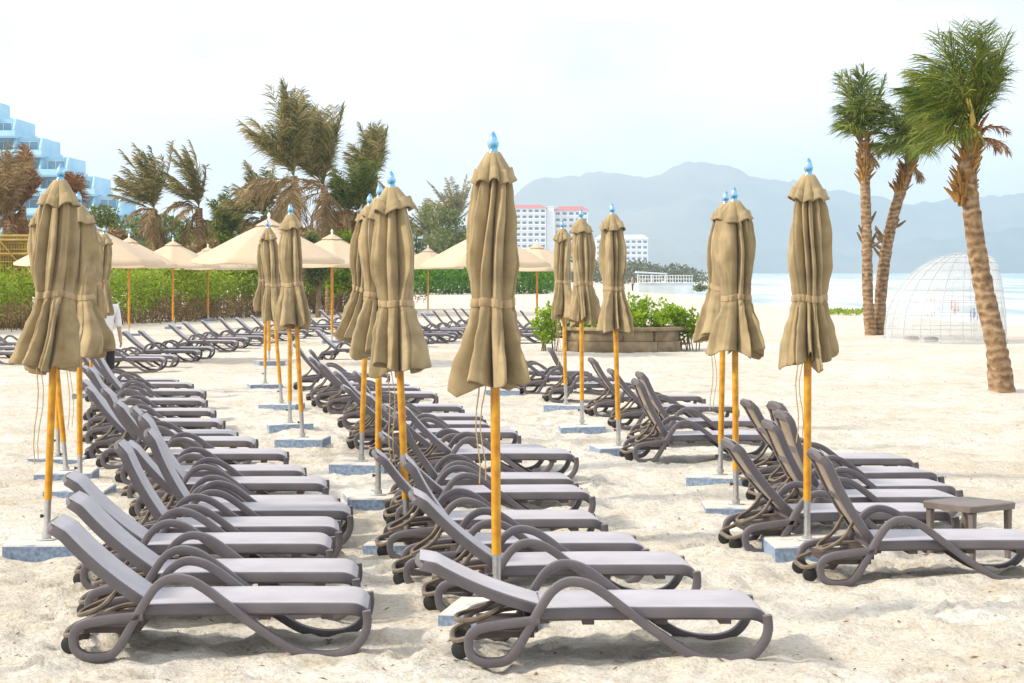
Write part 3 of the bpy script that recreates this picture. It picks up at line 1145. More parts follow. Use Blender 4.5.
GU = 'closed khaki umbrellas'
U = [
    # label, base px, base py, finial px, twist, fat, skew, drop
    ('closed khaki umbrella, tallest of the leaning cluster by the bamboo hut', 46, 553, 60, 0.15, 1.10, -0.3, 0.02),
    ('closed khaki umbrella behind the tallest one of the hut-side cluster, on the sea side', 80, 492, 78, 0.05, 1.12, 0.8, 0.02),
    ('closed khaki umbrella leaning away from the loungers in the hut-side cluster', 67, 479, 40, -0.2, 1.02, -0.3, 0.0),
    ('closed khaki umbrella mostly hidden behind the tallest of the hut-side cluster', 58, 460, 56, 0.1, 1.0, 0.0, 0.0),
    ('small far closed umbrella of the white-capped pair, on the sea side', 99, 394, 105, 0.1, 1.05, 0.2, 0.0),
    ('small far closed umbrella of the white-capped pair, on the hut side', 90, 397, 96, -0.1, 1.0, -0.2, 0.0),
    ('closed khaki umbrella, foremost of four between the first two lounger rows', 303, 446, 290, 0.1, 1.05, 0.2, 0.0),
    ('closed khaki umbrella, second of four between the first two lounger rows', 290, 430, 289, -0.1, 0.95, -0.2, 0.0),
    ('closed slim umbrella leaning toward the hut, third of four between the first two rows', 282, 409, 267, 0.12, 0.98, -0.4, 0.0),
    ('closed umbrella at the back of four between the first two lounger rows', 265, 388, 266, 0.1, 0.98, 0.1, 0.0),
    ('closed khaki umbrella, foremost and fattest of three beside the middle lounger row', 408, 546, 391, 0.1, 1.15, 0.3, 0.02),
    ('closed khaki umbrella, second of three beside the middle lounger row', 378, 504, 380, -0.15, 1.1, -0.5, 0.0),
    ('closed khaki umbrella, last of three beside the middle lounger row', 361, 472, 370, 0.15, 1.02, -0.7, 0.0),
    ('big closed khaki umbrella standing alone just behind the front lounger', 497, 625, 493, 0.95, 0.98, -0.3, 0.0),
    ('closed umbrella hidden behind the big lone one, only its slab showing', 503, 394, 503, 0.0, 0.9, 0.0, 0.0),
    ('closed khaki umbrella with open skirt, foremost of three before the stone planter', 619, 452.5, 612, 0.5, 1.08, 0.3, -0.02),
    ('closed khaki umbrella, middle one of three before the stone planter', 582, 432, 581, 0.4, 1.03, 0.1, -0.02),
    ('closed khaki umbrella, rear one of three before the stone planter', 566, 409.5, 562, 0.1, 1.0, -0.4, -0.02),
    ('closed khaki umbrella half hidden behind the wide-skirted one by the sea', 720, 483, 726, 0.2, 1.05, -0.9, -0.03),
    ('closed wide-skirted khaki umbrella by the sea, overlapping the one behind it', 736, 508.5, 734, 0.15, 1.15, 0.3, -0.03),
    ('closed slim khaki umbrella beside the front lounger of the group by the sea', 807, 558, 808, 0.05, 1.08, 0.1, -0.01),
]
for i, (lab, px, py, tx, tw, fat, sk, dr) in enumerate(U):
    make_closed(lab, px, py, tx, GU, 100 + i * 7, tw, fat, sk, dr, cord=(i in (0, 1, 6, 8, 10, 13, 17, 18, 20)))

# ------------------------------------------------------------------ open umbrellas


def make_open():
    root = thing('open_parasol', 'x', 'parasol')
    m = MB()
    n = 8
    rows = []
    K = 12
    NR = 10
    for j in range(NR + 1):
        t = j / NR
        row = []
        for i in range(n * K):
            a = 2 * PI * i / (n * K)
            seg = (i % K) / K
            s = abs(seg - 0.5) * 2           # 1 at ribs, 0 mid panel
            rib = math.cos(PI / n) / math.cos((seg - 0.5) * 2 * PI / n)
            r = 1.62 * (0.03 + 0.97 * t) * rib
            z = 2.93 - 0.78 * (t ** 1.08) - 0.035 * (1 - s * s) * t * (1 - 0.3 * t)
            row.append((r * math.cos(a), r * math.sin(a), z))
        rows.append(row)
    ed = rows[-1]
    rows.append([(x * 1.002, y * 1.002, z - 0.055) for x, y, z in ed])
    m.rings(rows, cap0=True, cap1=False)
    m.build('canopy', M['cream'], root, sharp=0)
    m = MB()
    rows = []
    for t in (0, 0.3, 0.6, 1.0):
        rows.append([((0.04 + 0.24 * t) * math.cos(2 * PI * i / 32), (0.04 + 0.24 * t) * math.sin(2 * PI * i / 32), 3.0 - 0.13 * t - 0.015 * abs(math.sin(4 * 2 * PI * i / 32)) * t) for i in range(32)])
    m.rings(rows, cap0=True, cap1=False)
    m.build('vent_flap', M['cream'], root, sharp=0)
    m = MB()
    m.lathe([(0.03, 2.99), (0.03, 3.02), (0.018, 3.03), (0.036, 3.06), (0.03, 3.10), (0.004, 3.14)], 10)
    m.build('finial', M['white_paint'], root)
    m = MB()
    m.tube([(0, 0, 0.3), (0, 0, 2.95)], 0.038, 10)
    m.build('pole', M['pole'], root)
    m = MB()
    m.tube([(0, 0, 0.05), (0, 0, 0.37)], 0.024, 10)
    m.build('steel_sleeve', M['steel'], root)
    m = MB()
    m.box(-0.27, 0.27, -0.27, 0.27, -0.06, 0.088)
    m.build('base_slab', M['slab'], root, smooth=False)
    for i in range(8):
        m = MB()
        a = 2 * PI * i / 8
        c, s = math.cos(a), math.sin(a)
        m.tube([(0.04 * c, 0.04 * s, 2.885), (0.8 * c, 0.8 * s, 2.49), (1.58 * c, 1.58 * s, 2.10)], 0.013, 5)
        m.tube([(0.04 * c, 0.04 * s, 2.20), (0.8 * c, 0.8 * s, 2.48)], 0.010, 5)
        m.build('rib', M['pole'], root)
    return root


OP = make_open()
OP_CH = child_map(OP)
opens = [
    (90, 362, 1.0, 0.2, 'open cream parasol half hidden behind the hut-side cluster of closed umbrellas'),
    (129, 336, 1.0, 0.5, 'open cream parasol, first clear one beside the hut-side closed umbrellas'),
    (173, 329, 1.0, 0.1, 'open cream parasol under the windblown palm pair, small and round'),
    (208, 321, 0.98, 0.3, 'open cream parasol partly behind the largest cream one, on the hut side'),
    (229, 317, 0.98, 0.2, 'open cream parasol mostly hidden behind the largest cream one'),
    (269, 365, 1.02, 0.37, 'largest open cream parasol, behind the four closed umbrellas between rows'),
    (332, 343, 1.0, 0.15, 'open cream parasol beside the largest one, near the three closed umbrellas'),
    (428, 316, 1.0, 0.2, 'tiny far open cream parasol behind the clipped-hedge loungers'),
    (410, 313, 1.0, 0.5, 'tiny far open cream parasol half behind the fattest closed umbrella'),
    (486, 355.6, 1.0, 0.39, 'wide open cream parasol behind the big lone closed umbrella'),
    (537, 333, 0.95, 0.2, 'open cream parasol mostly hidden behind the wide one, by the planter'),
]
for i, (px, py, sc, rz, lab) in enumerate(opens):
    o = OP if i == 0 else copy_tree(OP, None, OP_CH)
    X, Y = ground_at(px, py)
    o.location = (X, Y, sand_z(X, Y))
    o.rotation_euler = (0, 0, rz)
    o.scale = (sc, sc, sc)
    tag(o, lab, 'parasol', 'open cream parasols')

# ------------------------------------------------------------------ side table
tx, tz = (969 - 512) * 14.78 / F, 14.78
tb = thing('side_table', 'small square taupe plastic side table at the foot of a lounger', 'table', (tx, tz, sand_z(tx, tz) - 0.01), R(38))
m = MB()
hw = 0.235
sq = lambda z, i, r=0.03: [(sx * (hw - i) - (sx * r if q else 0), sy * (hw - i) - (0 if q else sy * r), z) for sx, sy, qs in ((-1, -1, (0, 1)), (1, -1, (1, 0)), (1, 1, (0, 1)), (-1, 1, (1, 0))) for q in qs]
m.rings([sq(0.345, 0.004), sq(0.385, 0.0), sq(0.392, 0.008)])
m.build('table_top', M['plastic_table'], tb, sharp=30)
for sx in (-1, 1):
    for sy in (-1, 1):
        m = MB()
        m.rings([[(sx * 0.185 + a * k, sy * 0.185 + b * k, z) for a, b in rrect(0.05, 0.05, 0.3)] for z, k in ((0.0, 0.75), (0.34, 1.0))])
        m.build('leg', M['plastic_table'], tb)
        m = MB()
        m.rings([[(sx * 0.185 + a * k, sy * 0.185 + b * k, z) for a, b in rrect(0.07, 0.07, 0.3)] for z, k in ((0.30, 1.0), (0.35, 1.1))])

# ------------------------------------------------------------------ palms


def frond(mb, p0, d0, L, droop, wind, nl, ll, lw, rnd, split=0.0, stalk=0.12):
    p = Vector(p0)
    d = Vector(d0).normalized()
    ns = 12
    pts = [p.copy()]
    dirs = [d.copy()]
    for i in range(ns):
        t = (i + 1) / ns
        d = (d + (Vector((0, 0, -1)) * droop * t + wind * (0.25 + t)) / ns).normalized()
        p = p + d * (L / ns)
        pts.append(p.copy())
        dirs.append(d.copy())
    # midrib
    mb.tube(pts, [0.022 * (1 - i / ns) * (L / 2) ** 0.5 + 0.003 for i in range(ns + 1)], 3, caps=False)
    up = Vector((0, 0, 1))
    for k in range(nl):
        t = stalk + (1 - stalk) * (k + rnd.random() * 0.6) / nl
        f = min(t, 0.999) * ns
        i = int(f)
        q = pts[i].lerp(pts[i + 1], f - i)
        dd = dirs[i]
        sv = dd.cross(up)
        if sv.length < 0.05:
            sv = Vector((1, 0, 0))
        sv.normalize()
        lenf = ll * (0.45 + 1.1 * math.sin(min(1, t * 1.05) * PI) ** 0.6 * 0.55) * rnd.uniform(0.75, 1.15)
        for s in (-1, 1):
            if rnd.random() < split:
                continue
            ld = (sv * s * rnd.uniform(0.55, 0.95) + dd * rnd.uniform(0.45, 0.9) + Vector((0, 0, rnd.uniform(-0.5, 0.1))) + wind * rnd.uniform(0.2, 0.8) + Vector((rnd.uniform(-.15, .15), rnd.uniform(-.15, .15), rnd.uniform(-.15, .15)))).normalized()
            wv = ld.cross(Vector((rnd.uniform(-.4, .4), rnd.uniform(-1, -.3), rnd.uniform(-.4, .6)))).normalized() * lw * rnd.uniform(0.7, 1.2)
            m1 = q + ld * lenf * 0.38
            ld2 = (ld + Vector((0, 0, -0.5)) * rnd.uniform(0.2, 1.2) + wind * 0.3).normalized()
            m2 = m1 + ld2 * lenf * 0.34
            ld3 = (ld2 + Vector((0, 0, -0.8)) * rnd.uniform(0.3, 1.3) + wind * 0.35).normalized()
            tip = m2 + ld3 * lenf * 0.34
            b = len(mb.v)
            mb.v.extend([tuple(q - wv * 0.4), tuple(q + wv * 0.4), tuple(m1 + wv * 0.55), tuple(m1 - wv * 0.55), tuple(m2 + wv * 0.4), tuple(m2 - wv * 0.4), tuple(tip)])
            mb.f.extend([(b, b + 1, b + 2, b + 3), (b + 3, b + 2, b + 4, b + 5), (b + 5, b + 4, b + 6)])


def trunk_mesh(pts, r0, r1, rnd, ring=0.11, flare=1.5):
    P = catmull(pts, 8)
    # resample
    tot = [0]
    for a, b in zip(P, P[1:]):
        tot.append(tot[-1] + (b - a).length)
    L = tot[-1]
    n = max(8, int(L / (ring / 3)))
    m = MB()
    q = []
    rs = []
    for i in range(n + 1):
        s = L * i / n
        k = 0
        while k < len(tot) - 2 and tot[k + 1] < s:
            k += 1
        t = (s - tot[k]) / max(1e-6, tot[k + 1] - tot[k])
        q.append(P[k].lerp(P[k + 1], t))
        base = r0 + (r1 - r0) * (s / L)
        fl = 1 + (flare - 1) * math.exp(-s / 0.35)
        saw = (s / ring) % 1.0
        ri = int(s / ring)
        amp = 0.05 + 0.12 * abs(noise.noise((ri * 3.7, r0 * 50, 0.5)))
        rs.append(base * fl * (1 + amp * (saw ** 0.6 - 0.5) + 0.10 * noise.noise((ri * 1.9, 7.7, r0 * 9))) * rnd.uniform(0.975, 1.025))
    m.tube(q, rs, 14)
    return m, q, (q[-1] - q[-3]).normalized()


def palm(label, pts, r0, r1, fr, seed, green='frond_green', group=None, name='palm_tree', dead=None, boot=True, ring=0.11, stalks=0, dead_mat='leaf_dry', stubs=0, boot_len=0.8):
    """pts: trunk points in world space; fr: list of frond groups (count, az range, el range, L, droop, wind, nl, ll, lw)"""
    rnd = random.Random(seed)
    base = Vector(pts[0])
    root = thing(name, label, 'palm', base, 0, group)
    loc = [Vector(p) - base for p in pts]
    loc[0] = loc[0] - Vector((0, 0, 0.15))
    m, line, td = trunk_mesh(loc, r0, r1, rnd, ring)
    top = line[-1]
    m.build('trunk', M['bark'], root, sharp=60)
    if stubs:
        for k in range(stubs):
            m = MB()
            q = line[int(rnd.uniform(0.42, 0.62) * (len(line) - 1))]
            a = rnd.choice([rnd.uniform(-0.6, 0.6), PI + rnd.uniform(-0.6, 0.6)])
            d = Vector((math.cos(a), math.sin(a), rnd.uniform(0.4, 1.6))).normalized()
            m.tube([q, q + d * 0.3, q + d * rnd.uniform(0.40, 0.7) + Vector((0, 0, 0.06))], [0.07, 0.05, 0.025], 5)
            m.build('stub', M['deadbark'], root)
    if boot:
        m = MB()
        for k in range(110):
            a = k * 2.4 + rnd.uniform(-.3, .3)
            hgt = rnd.uniform(-boot_len, 0.1)
            q = top + td * hgt
            d = Vector((math.cos(a), math.sin(a), rnd.uniform(1.3, 3.2))).normalized()
            w = r1 * rnd.uniform(0.16, 0.32)
            s0 = q + Vector((math.cos(a), math.sin(a), 0)) * r1 * 0.75
            m.tube([s0, s0 + d * r1 * rnd.uniform(0.8, 1.3), s0 + d * r1 * rnd.uniform(1.4, 2.6) + Vector((math.cos(a), math.sin(a), rnd.uniform(-.6, .2))) * r1 * 0.35], [w, w * 0.85, w * 0.3], 5)
        m.build('leaf_bases', M['boot'], root)
    if stalks:
        m = MB()
        for k in range(stalks):
            a = rnd.uniform(PI, 2 * PI)
            q = top + Vector((math.cos(a) * r1 * 0.9, math.sin(a) * r1, 0.0))
            m.tube([q, q + Vector((-0.03, -0.02, 0.30)), q + Vector((-0.10, -0.03, 0.62))], [0.035, 0.028, 0.015], 6)
        m.build('stalks', M['stalk'], root)
    m = MB()
    hub = top + td * 0.1
    for (cnt, az, el, L, droop, wind, nl, ll, lw) in fr:
        for k in range(cnt):
            a = R(rnd.uniform(*az))
            e = R(rnd.uniform(*el))
            d = Vector((math.cos(a) * math.cos(e), math.sin(a) * math.cos(e), math.sin(e)))
            frond(m, hub + td * rnd.uniform(-0.15, 0.25) + d * 0.05, d, L * rnd.uniform(0.75, 1.1), droop * rnd.uniform(0.7, 1.3), Vector(wind) * rnd.uniform(0.6, 1.3), nl, ll, lw, rnd)
    m.build('crown', M[green], root, smooth=False)
    if dead:
        m = MB()
        for (cnt, az, el, L, droop, wind, nl, ll, lw) in dead:
            for k in range(cnt):
                a = R(rnd.uniform(*az))
                e = R(rnd.uniform(*el))
                d = Vector((math.cos(a) * math.cos(e), math.sin(a) * math.cos(e), math.sin(e)))
                frond(m, hub - td * rnd.uniform(0.0, 0.5), d, L * rnd.uniform(0.7, 1.1), droop * rnd.uniform(0.7, 1.3), Vector(wind) * rnd.uniform(0.6, 1.3), nl, ll, lw, rnd)
        m.build('dead_fronds', M[dead_mat], root, smooth=False)
    return root


# big palm at the sea end
Z = 34.1
pp = [at(1003, 396, Z), at(997, 350, Z), at(986, 300, Z + 0.1), at(977, 250, Z + 0.1), at(971, 205, Z), at(968, 170, Z), at(972, 138, Z)]
palm('ringed palm with bent trunk and windblown crown, in front of the clear dome', pp, 0.185, 0.13,
     [(9, (0, 360), (62, 88), 1.62, 0.3, (-0.10, 0, 0.35), 50, 0.62, 0.014),
      (12, (110, 250), (35, 75), 1.3, 0.9, (-0.8, 0, 0.3), 46, 0.68, 0.014),
      (7, (-60, 60), (58, 82), 1.25, 0.5, (0.0, 0, 0.3), 40, 0.5, 0.014),
      (8, (110, 250), (0, 40), 0.95, 1.8, (-0.5, 0, 0), 40, 0.66, 0.014)], 11, stalks=4,
     dead=[(3, (-50, 50), (-10, 40), 0.7, 2.6, (0, 0, 0), 22, 0.28, 0.018)], dead_mat='leaf_rust', ring=0.15, boot_len=1.1)
Z = 63.5
pp = [at(872, 338.5, Z), at(868, 300, Z), at(867, 250, Z), at(866, 210, Z), at(865, 178, Z), at(864, 140, Z)]
palm('slim upright palm with shaggy crown, hut-side trunk of the twin palms', pp, 0.165, 0.145,
     [(8, (0, 360), (62, 88), 2.0, 0.5, (-0.2, 0, 0.3), 40, 0.75, 0.025),
      (8, (70, 290), (20, 62), 1.15, 1.4, (-0.35, 0, 0.1), 36, 0.8, 0.025),
      (5, (-70, 70), (40, 78), 1.05, 1.2, (-0.1, 0, 0.1), 34, 0.7, 0.025)], 12, group='twin palms by the dome', ring=0.2, stubs=5, boot_len=1.3,
     dead=[(3, (0, 360), (-40, 10), 0.6, 2.5, (-0.1, 0, 0), 20, 0.35, 0.03)])
Z = 63.9
pp = [at(878, 338.5, Z), at(880, 305, Z), at(884, 265, Z), at(890, 230, Z), at(898, 200, Z), at(908, 172, Z), at(914, 156, Z)]
palm('curved palm leaning to the sea, thicker trunk of the twin palms', pp, 0.19, 0.155,
     [(8, (0, 360), (56, 86), 1.9, 0.5, (-0.35, 0, 0.3), 40, 0.75, 0.025),
      (12, (70, 290), (10, 60), 1.5, 1.5, (-0.45, 0, 0.1), 36, 0.8, 0.025),
      (6, (-70, 70), (30, 75), 1.05, 1.2, (-0.2, 0, 0.2), 34, 0.7, 0.025)], 13, group='twin palms by the dome', ring=0.2, stubs=7, boot_len=1.2,
     dead=[(3, (0, 360), (-40, 10), 0.6, 2.5, (-0.1, 0, 0), 20, 0.35, 0.03)])

# palms behind the hedge
W = (-0.8, 0, 0.35)


def bgpalm(label, px, Z, hub_y, lean, L, seed, mat='frond_olive', dead=True, n=1.0, ll=0.62, wind=W, dead_mat='leaf_dry', el=(45, 88), side=1.0, drop=2.4, lw=0.036):
    by = HOR + H * F / Z
    pts = [at(px, by, Z), at(px + lean * 0.3, by + (hub_y - by) * 0.5, Z), at(px + lean, hub_y, Z)]
    fr = [(int(11 * n), (0, 360), (max(el[0], 55), el[1]), L, 0.4, wind, 38, ll, lw),
          (int(11 * n * side), (100, 260), (el[0] - 35, el[1] - 25), L * 0.85, 0.6, wind, 36, ll, lw),
          (int(4 * n * side), (-70, 70), (el[0], el[1]), L * 0.75, 0.6, (wind[0] * 0.6, 0, wind[2]), 32, ll, lw)]
    dd = [(6, (0, 360), (-85, -40), L * 0.75, drop, (-0.08, 0, 0), 26, ll, lw), (4, (90, 270), (-20, 40), L * 0.7, drop * 1.3, (-0.2, 0, 0), 28, ll, lw)] if dead else None
    return palm(label, pts, 0.20, 0.16, fr, seed, mat, 'windblown palms behind the hedge', dead=dd, boot=False, ring=0.25, dead_mat=dead_mat)


bgpalm('windblown feather palm of the matching pair, nearer the terraced hotel', 156, 100, 210, -2, 2.8, 21, el=(58, 88))
bgpalm('windblown feather palm of the pair, with bare stalks on its sea side', 200, 100, 208, -1, 2.7, 22, el=(62, 90), side=0.7)
bgpalm('tallest shaggy palm behind the largest open parasol, green-topped', 300, 95, 176, -6, 3.6, 23, n=2.2, ll=0.95, wind=(-0.25, 0, 0.35), el=(70, 90), side=0.55, mat='frond_olive', drop=1.5)
bgpalm('tall shaggy palm joined to the tallest one on its sea side', 330, 97, 186, -6, 3.3, 24, n=1.9, ll=0.9, mat='frond_olive', wind=(-0.12, 0, 0.5), el=(70, 90), side=0.5, drop=1.5)
bgpalm('narrow palm rising behind the three closed umbrellas', 374, 102, 178, 0, 2.4, 25, n=1.2, ll=0.7, wind=(-0.2, 0, 0.45), el=(65, 90), side=0.7)
bgpalm('low bushy green palm under the narrow one', 358, 98, 212, 0, 2.3, 26, mat='frond_green', ll=0.8, wind=(-0.15, 0, 0.25), dead_mat='leaf_rust', el=(50, 88))
bgpalm('rust brown withered palm before the terraced hotel', 28, 92, 206, -6, 2.2, 27, mat='leaf_rust', n=1.4, wind=(-0.3, 0, 0.3), dead_mat='leaf_rust', el=(50, 85))
bgpalm('small withered palm showing above the hut-side closed umbrellas', 74, 94, 206, 0, 1.3, 28, mat='leaf_rust', n=0.8, wind=(-0.3, 0, 0.2), dead_mat='leaf_rust', el=(45, 85))
bgpalm('dark grey-brown dead palm behind the bamboo hut', 10, 90, 220, -4, 2.8, 29, mat='leaf_dry', wind=(-0.2, 0, 0.1))
bgpalm('low green palm between the feather palms and the tallest palm', 232, 104, 236, 0, 2.0, 30, mat='frond_green', dead=False, wind=(-0.1, 0, 0.1), el=(30, 80))
bgpalm('low arching olive palm at the foot of the tallest palm', 268, 100, 216, -4, 2.4, 31, wind=(-0.3, 0, 0.1), el=(40, 80))
bgpalm('spiky palm behind the clipped hedge beside the big lone umbrella', 456, 205, 222, 0, 4.2, 32, mat='frond_olive', dead=False, wind=(-0.1, 0, 0.2), el=(40, 85), lw=0.06)
bgpalm('spiky low palm behind the clipped hedge near the fattest closed umbrella', 428, 210, 236, 0, 3.8, 33, mat='frond_olive', dead=False, wind=(-0.1, 0, 0.1), el=(40, 85), lw=0.06)

# ------------------------------------------------------------------ bushes, hedges


def leaves(mb, n, clumps, size, rnd, flat=0.0, aspect=2.0):
    """leaf-shaped faces spread through ellipsoid clumps, denser near their skin"""
    tot = sum(c[3] * c[4] * c[5] for c in clumps)
    for (cx, cy, cz, rx, ry, rz) in clumps:
        k = max(8, int(n * rx * ry * rz / tot))
        for _ in range(k):
            while True:
                v = Vector((rnd.uniform(-1, 1), rnd.uniform(-1, 1), rnd.uniform(-1, 1)))
                if 0.02 < v.length <= 1:
                    break
            rr = v.length ** 0.45
            v = v.normalized() * rr * (1 + 0.18 * noise.noise((v.x * 3 + cx, v.y * 3 + cy, v.z * 3 + cz)))
            p = Vector((cx + v.x * rx, cy + v.y * ry, cz + v.z * rz))
            d = Vector((rnd.gauss(0, 1), rnd.gauss(0, 1), rnd.gauss(0.3, 0.8))).normalized()
            w = d.cross(Vector((rnd.gauss(0, 1), rnd.gauss(0, 1), rnd.gauss(0, 1)))).normalized()
            s = size * rnd.uniform(0.6, 1.3)
            b = len(mb.v)
            mb.v.extend([tuple(p), tuple(p + d * s * 0.5 + w * s / aspect * 0.5), tuple(p + d * s), tuple(p + d * s * 0.5 - w * s / aspect * 0.5)])
            mb.f.append((b, b + 1, b + 2, b + 3))


def bush_tree(label, px, Z, top_y, width_px, seed, mat='leaf_dark', cat='tree', name='leafy_tree', nl=2200, size=0.22, group='low trees behind the hedge', squash=1.0):
    rnd = random.Random(seed)
    by = HOR + H * F / Z
    base = at(px, by, Z)
    base.z = 0
    h = H + (HOR - top_y) * Z / F
    w = width_px * Z / F / 2
    root = thing(name, label, cat, base, 0, group)
    m = MB()
    m.tube([(0, 0, -0.1), (0.05, 0, h * 0.3), (0.0, 0, h * 0.55)], [0.12, 0.09, 0.05], 7)
    cl = []
    for k in range(11):
        a = rnd.uniform(0, 2 * PI)
        q = rnd.uniform(0, 0.75)
        cz = rnd.uniform(0.35, 0.86) * h
        r = rnd.uniform(0.28, 0.5) * w
        x, y = q * w * math.cos(a), q * w * 0.8 * math.sin(a)
        rz = min(r * 0.8, h - cz) * squash
        cl.append((x, y, cz, r, r, max(0.2, rz)))
        m.tube([(0, 0, h * 0.25), (x * 0.5, y * 0.5, (h * 0.3 + cz) / 2), (x, y, cz)], [0.06, 0.04, 0.02], 5)
    m.build('trunk', M['deadbark'], root)
    m = MB()
    leaves(m, nl, cl, size, rnd)
    m.build('crown', M[mat], root, smooth=False)
    return root


bt = [(178, 106, 214, 56, 'leaf_dark', 'olive leafy tree close behind the gap in the feather palm pair'),
      (216, 102, 216, 50, 'leaf_hedge', 'bright green bush beside the stalky feather palm'),
      (246, 103, 210, 54, 'leaf_dark', 'olive leafy tree behind the hut-side slope of the largest open parasol'),
      (334, 104, 196, 46, 'leaf_dry', 'tall dry bush below the shaggier tall palm, on the sea side'),
      (384, 112, 214, 52, 'leaf_dark', 'olive leafy tree right behind the tops of the three closed umbrellas'),
      (450, 200, 204, 62, 'leaf_dark', 'broad leafy tree in front of the spiky palm trunk, beyond the clipped hedge'),
      (20, 98, 206, 60, 'leaf_dry', 'tall dry brown bush behind the rust brown palm'),
      (150, 118, 204, 76, 'leaf_dark', 'green leafy tree right behind the first feather palm'),
      (218, 120, 206, 60, 'leaf_dark', 'green leafy tree between the stalky feather palm and the low green palm'),
      (276, 118, 196, 60, 'leaf_dark', 'green leafy tree behind the trunk of the tallest palm'),
      (312, 112, 214, 56, 'leaf_dry', 'brown dry bush under the shaggier tall palm'),
      (352, 96, 226, 50, 'leaf_hedge', 'bright green bush below the low bushy green palm'),
      (412, 208, 214, 60, 'leaf_dark', 'dark leafy tree between the fattest closed umbrella and the spiky palms'),
      (290, 91, 204, 46, 'leaf_dry', 'dense brown bush hiding the trunk foot of the tallest palm'),
      (318, 92, 218, 40, 'leaf_dark', 'dark green bush before the foot of the shaggier tall palm'),
      (60, 96, 222, 60, 'leaf_dark', 'dark leafy tree behind the hut-side closed umbrellas'),
      (104, 108, 196, 66, 'leaf_dark', 'dark leafy tree below the terraced hotel end'),
      (128, 98, 226, 60, 'leaf_dry', 'brown dry bush under the feather palm by the hotel'),
      (172, 112, 208, 60, 'leaf_dark', 'green leafy tree between the two feather palms'),
      (196, 97, 232, 50, 'leaf_dry', 'brown dry bush under the stalky feather palm'),
      (244, 112, 222, 70, 'leaf_dark', 'green leafy tree behind the largest open parasol'),
      (292, 100, 222, 60, 'leaf_dry', 'brown dry bush under the tallest palm'),
      (340, 108, 200, 50, 'leaf_dark', 'green leafy tree between the tall palms and the narrow palm'),
      (396, 110, 232, 60, 'leaf_dark', 'dark leafy tree behind the fattest closed umbrella'),
      (436, 212, 220, 70, 'leaf_dark', 'dark leafy tree behind the clipped hedge, by the spiky palms'),
      (474, 215, 226, 60, 'leaf_dark', 'dark leafy tree behind the big lone umbrella'),
      (10, 86, 232, 50, 'leaf_dry', 'dry brown bush behind the bamboo hut'),
      (540, 210, 262, 50, 'leaf_far', 'grey-green tree behind the end of the clipped hedge'),
      (512, 205, 252, 44, 'leaf_far', 'grey-green tree in front of the red-roofed hotel'),
      ]
for i, (px, Z, ty, w, mt, lab) in enumerate(bt):
    bush_tree(lab, px, Z, ty, w, 200 + i, mt, nl=4200 if Z < 150 else 2600, size=0.20 if Z < 150 else 0.36)


def hedge(name, label, p0, p1, h0, h1, depth, n, size, mat, seed, wild=True):
    rnd = random.Random(seed)
    a, b = Vector((p0[0], p0[1], 0)), Vector((p1[0], p1[1], 0))
    d = b - a
    L = d.length
    root = thing(name, label, 'hedge', a, math.atan2(d.y, d.x))
    cl = []
    x = 0
    while x < L:
        hh = h0 + (h1 - h0) * x / L
        if wild:
            for _ in range(4):
                hz = hh * rnd.uniform(0.75, 1.05)
                r = rnd.uniform(0.5, 0.95)
                cz = rnd.uniform(0.48, 0.80) * hh
                cl.append((x + rnd.uniform(-.6, .6), rnd.uniform(-0.5, 0.5) * depth, cz, r, r * 0.9, min(hz - cz + 0.1, r)))
            x += 0.75
        else:
            cl.append((x, 0, hh * 0.5, 1.6, depth * 0.6, hh * 0.52))
            cl.append((x + 0.8, 0, hh * 0.68, 1.2, depth * 0.5, hh * 0.34))
            x += 1.3
    m = MB()
    leaves(m, n, cl, size, rnd)
    m.build('foliage', M[mat], root, smooth=False)
    if wild:
        m = MB()
        for k in range(int(L * 16)):
            x = rnd.uniform(0, L)
            y = rnd.gauss(0, 0.45) * depth
            q = Vector((x, y, -0.05))
            hh = rnd.uniform(0.4, 1.25)
            e = q + Vector((rnd.gauss(0, 0.2), rnd.gauss(0, 0.2), hh))
            m.tube([q, q.lerp(e, 0.5) + Vector((rnd.gauss(0, .06), 0, 0)), e], [0.022, 0.016, 0.008], 3, caps=False)
        m.build('stems', M['deadbark'], root, smooth=False)
        m = MB()
        cl2 = [(rnd.uniform(0, L), rnd.uniform(-0.6, 0.3) * depth - 0.3, rnd.uniform(0.15, 0.75), rnd.uniform(0.3, 0.7), 0.45, rnd.uniform(0.2, 0.45)) for _ in range(int(L * 2.2))]
        leaves(m, int(n * 0.55), cl2, size * 0.9, rnd, aspect=3)
        m.build('dry_leaves', M['leaf_dry'], root, smooth=False)
    return root


g0 = ground_at(-40, 345)
g1 = ground_at(250, 322)
hedge('wild_hedge', 'wild green hedge with dry brown base behind the far parasols', (g0[0] - 4, 66), (g1[0] - 1, 95), 2.15, 2.3, 1.5, 26000, 0.15, 'leaf_hedge', 41)
g2 = ground_at(262, 321)
g3 = ground_at(400, 314)
hedge('wild_hedge', 'wild hedge stretch behind the largest open parasol, below the tall palms', (g2[0] - 1.5, 97), (g3[0] - 0.6, 112), 2.3, 2.35, 1.5, 12000, 0.17, 'leaf_hedge', 42)
hedge('clipped_hedge', 'smooth clipped bright green hedge beyond the far white sand', ((395 - 512) * 185 / F, 185), ((553 - 512) * 192 / F, 192), 2.75, 2.7, 2.6, 26000, 0.26, 'leaf_trim', 43, wild=False)

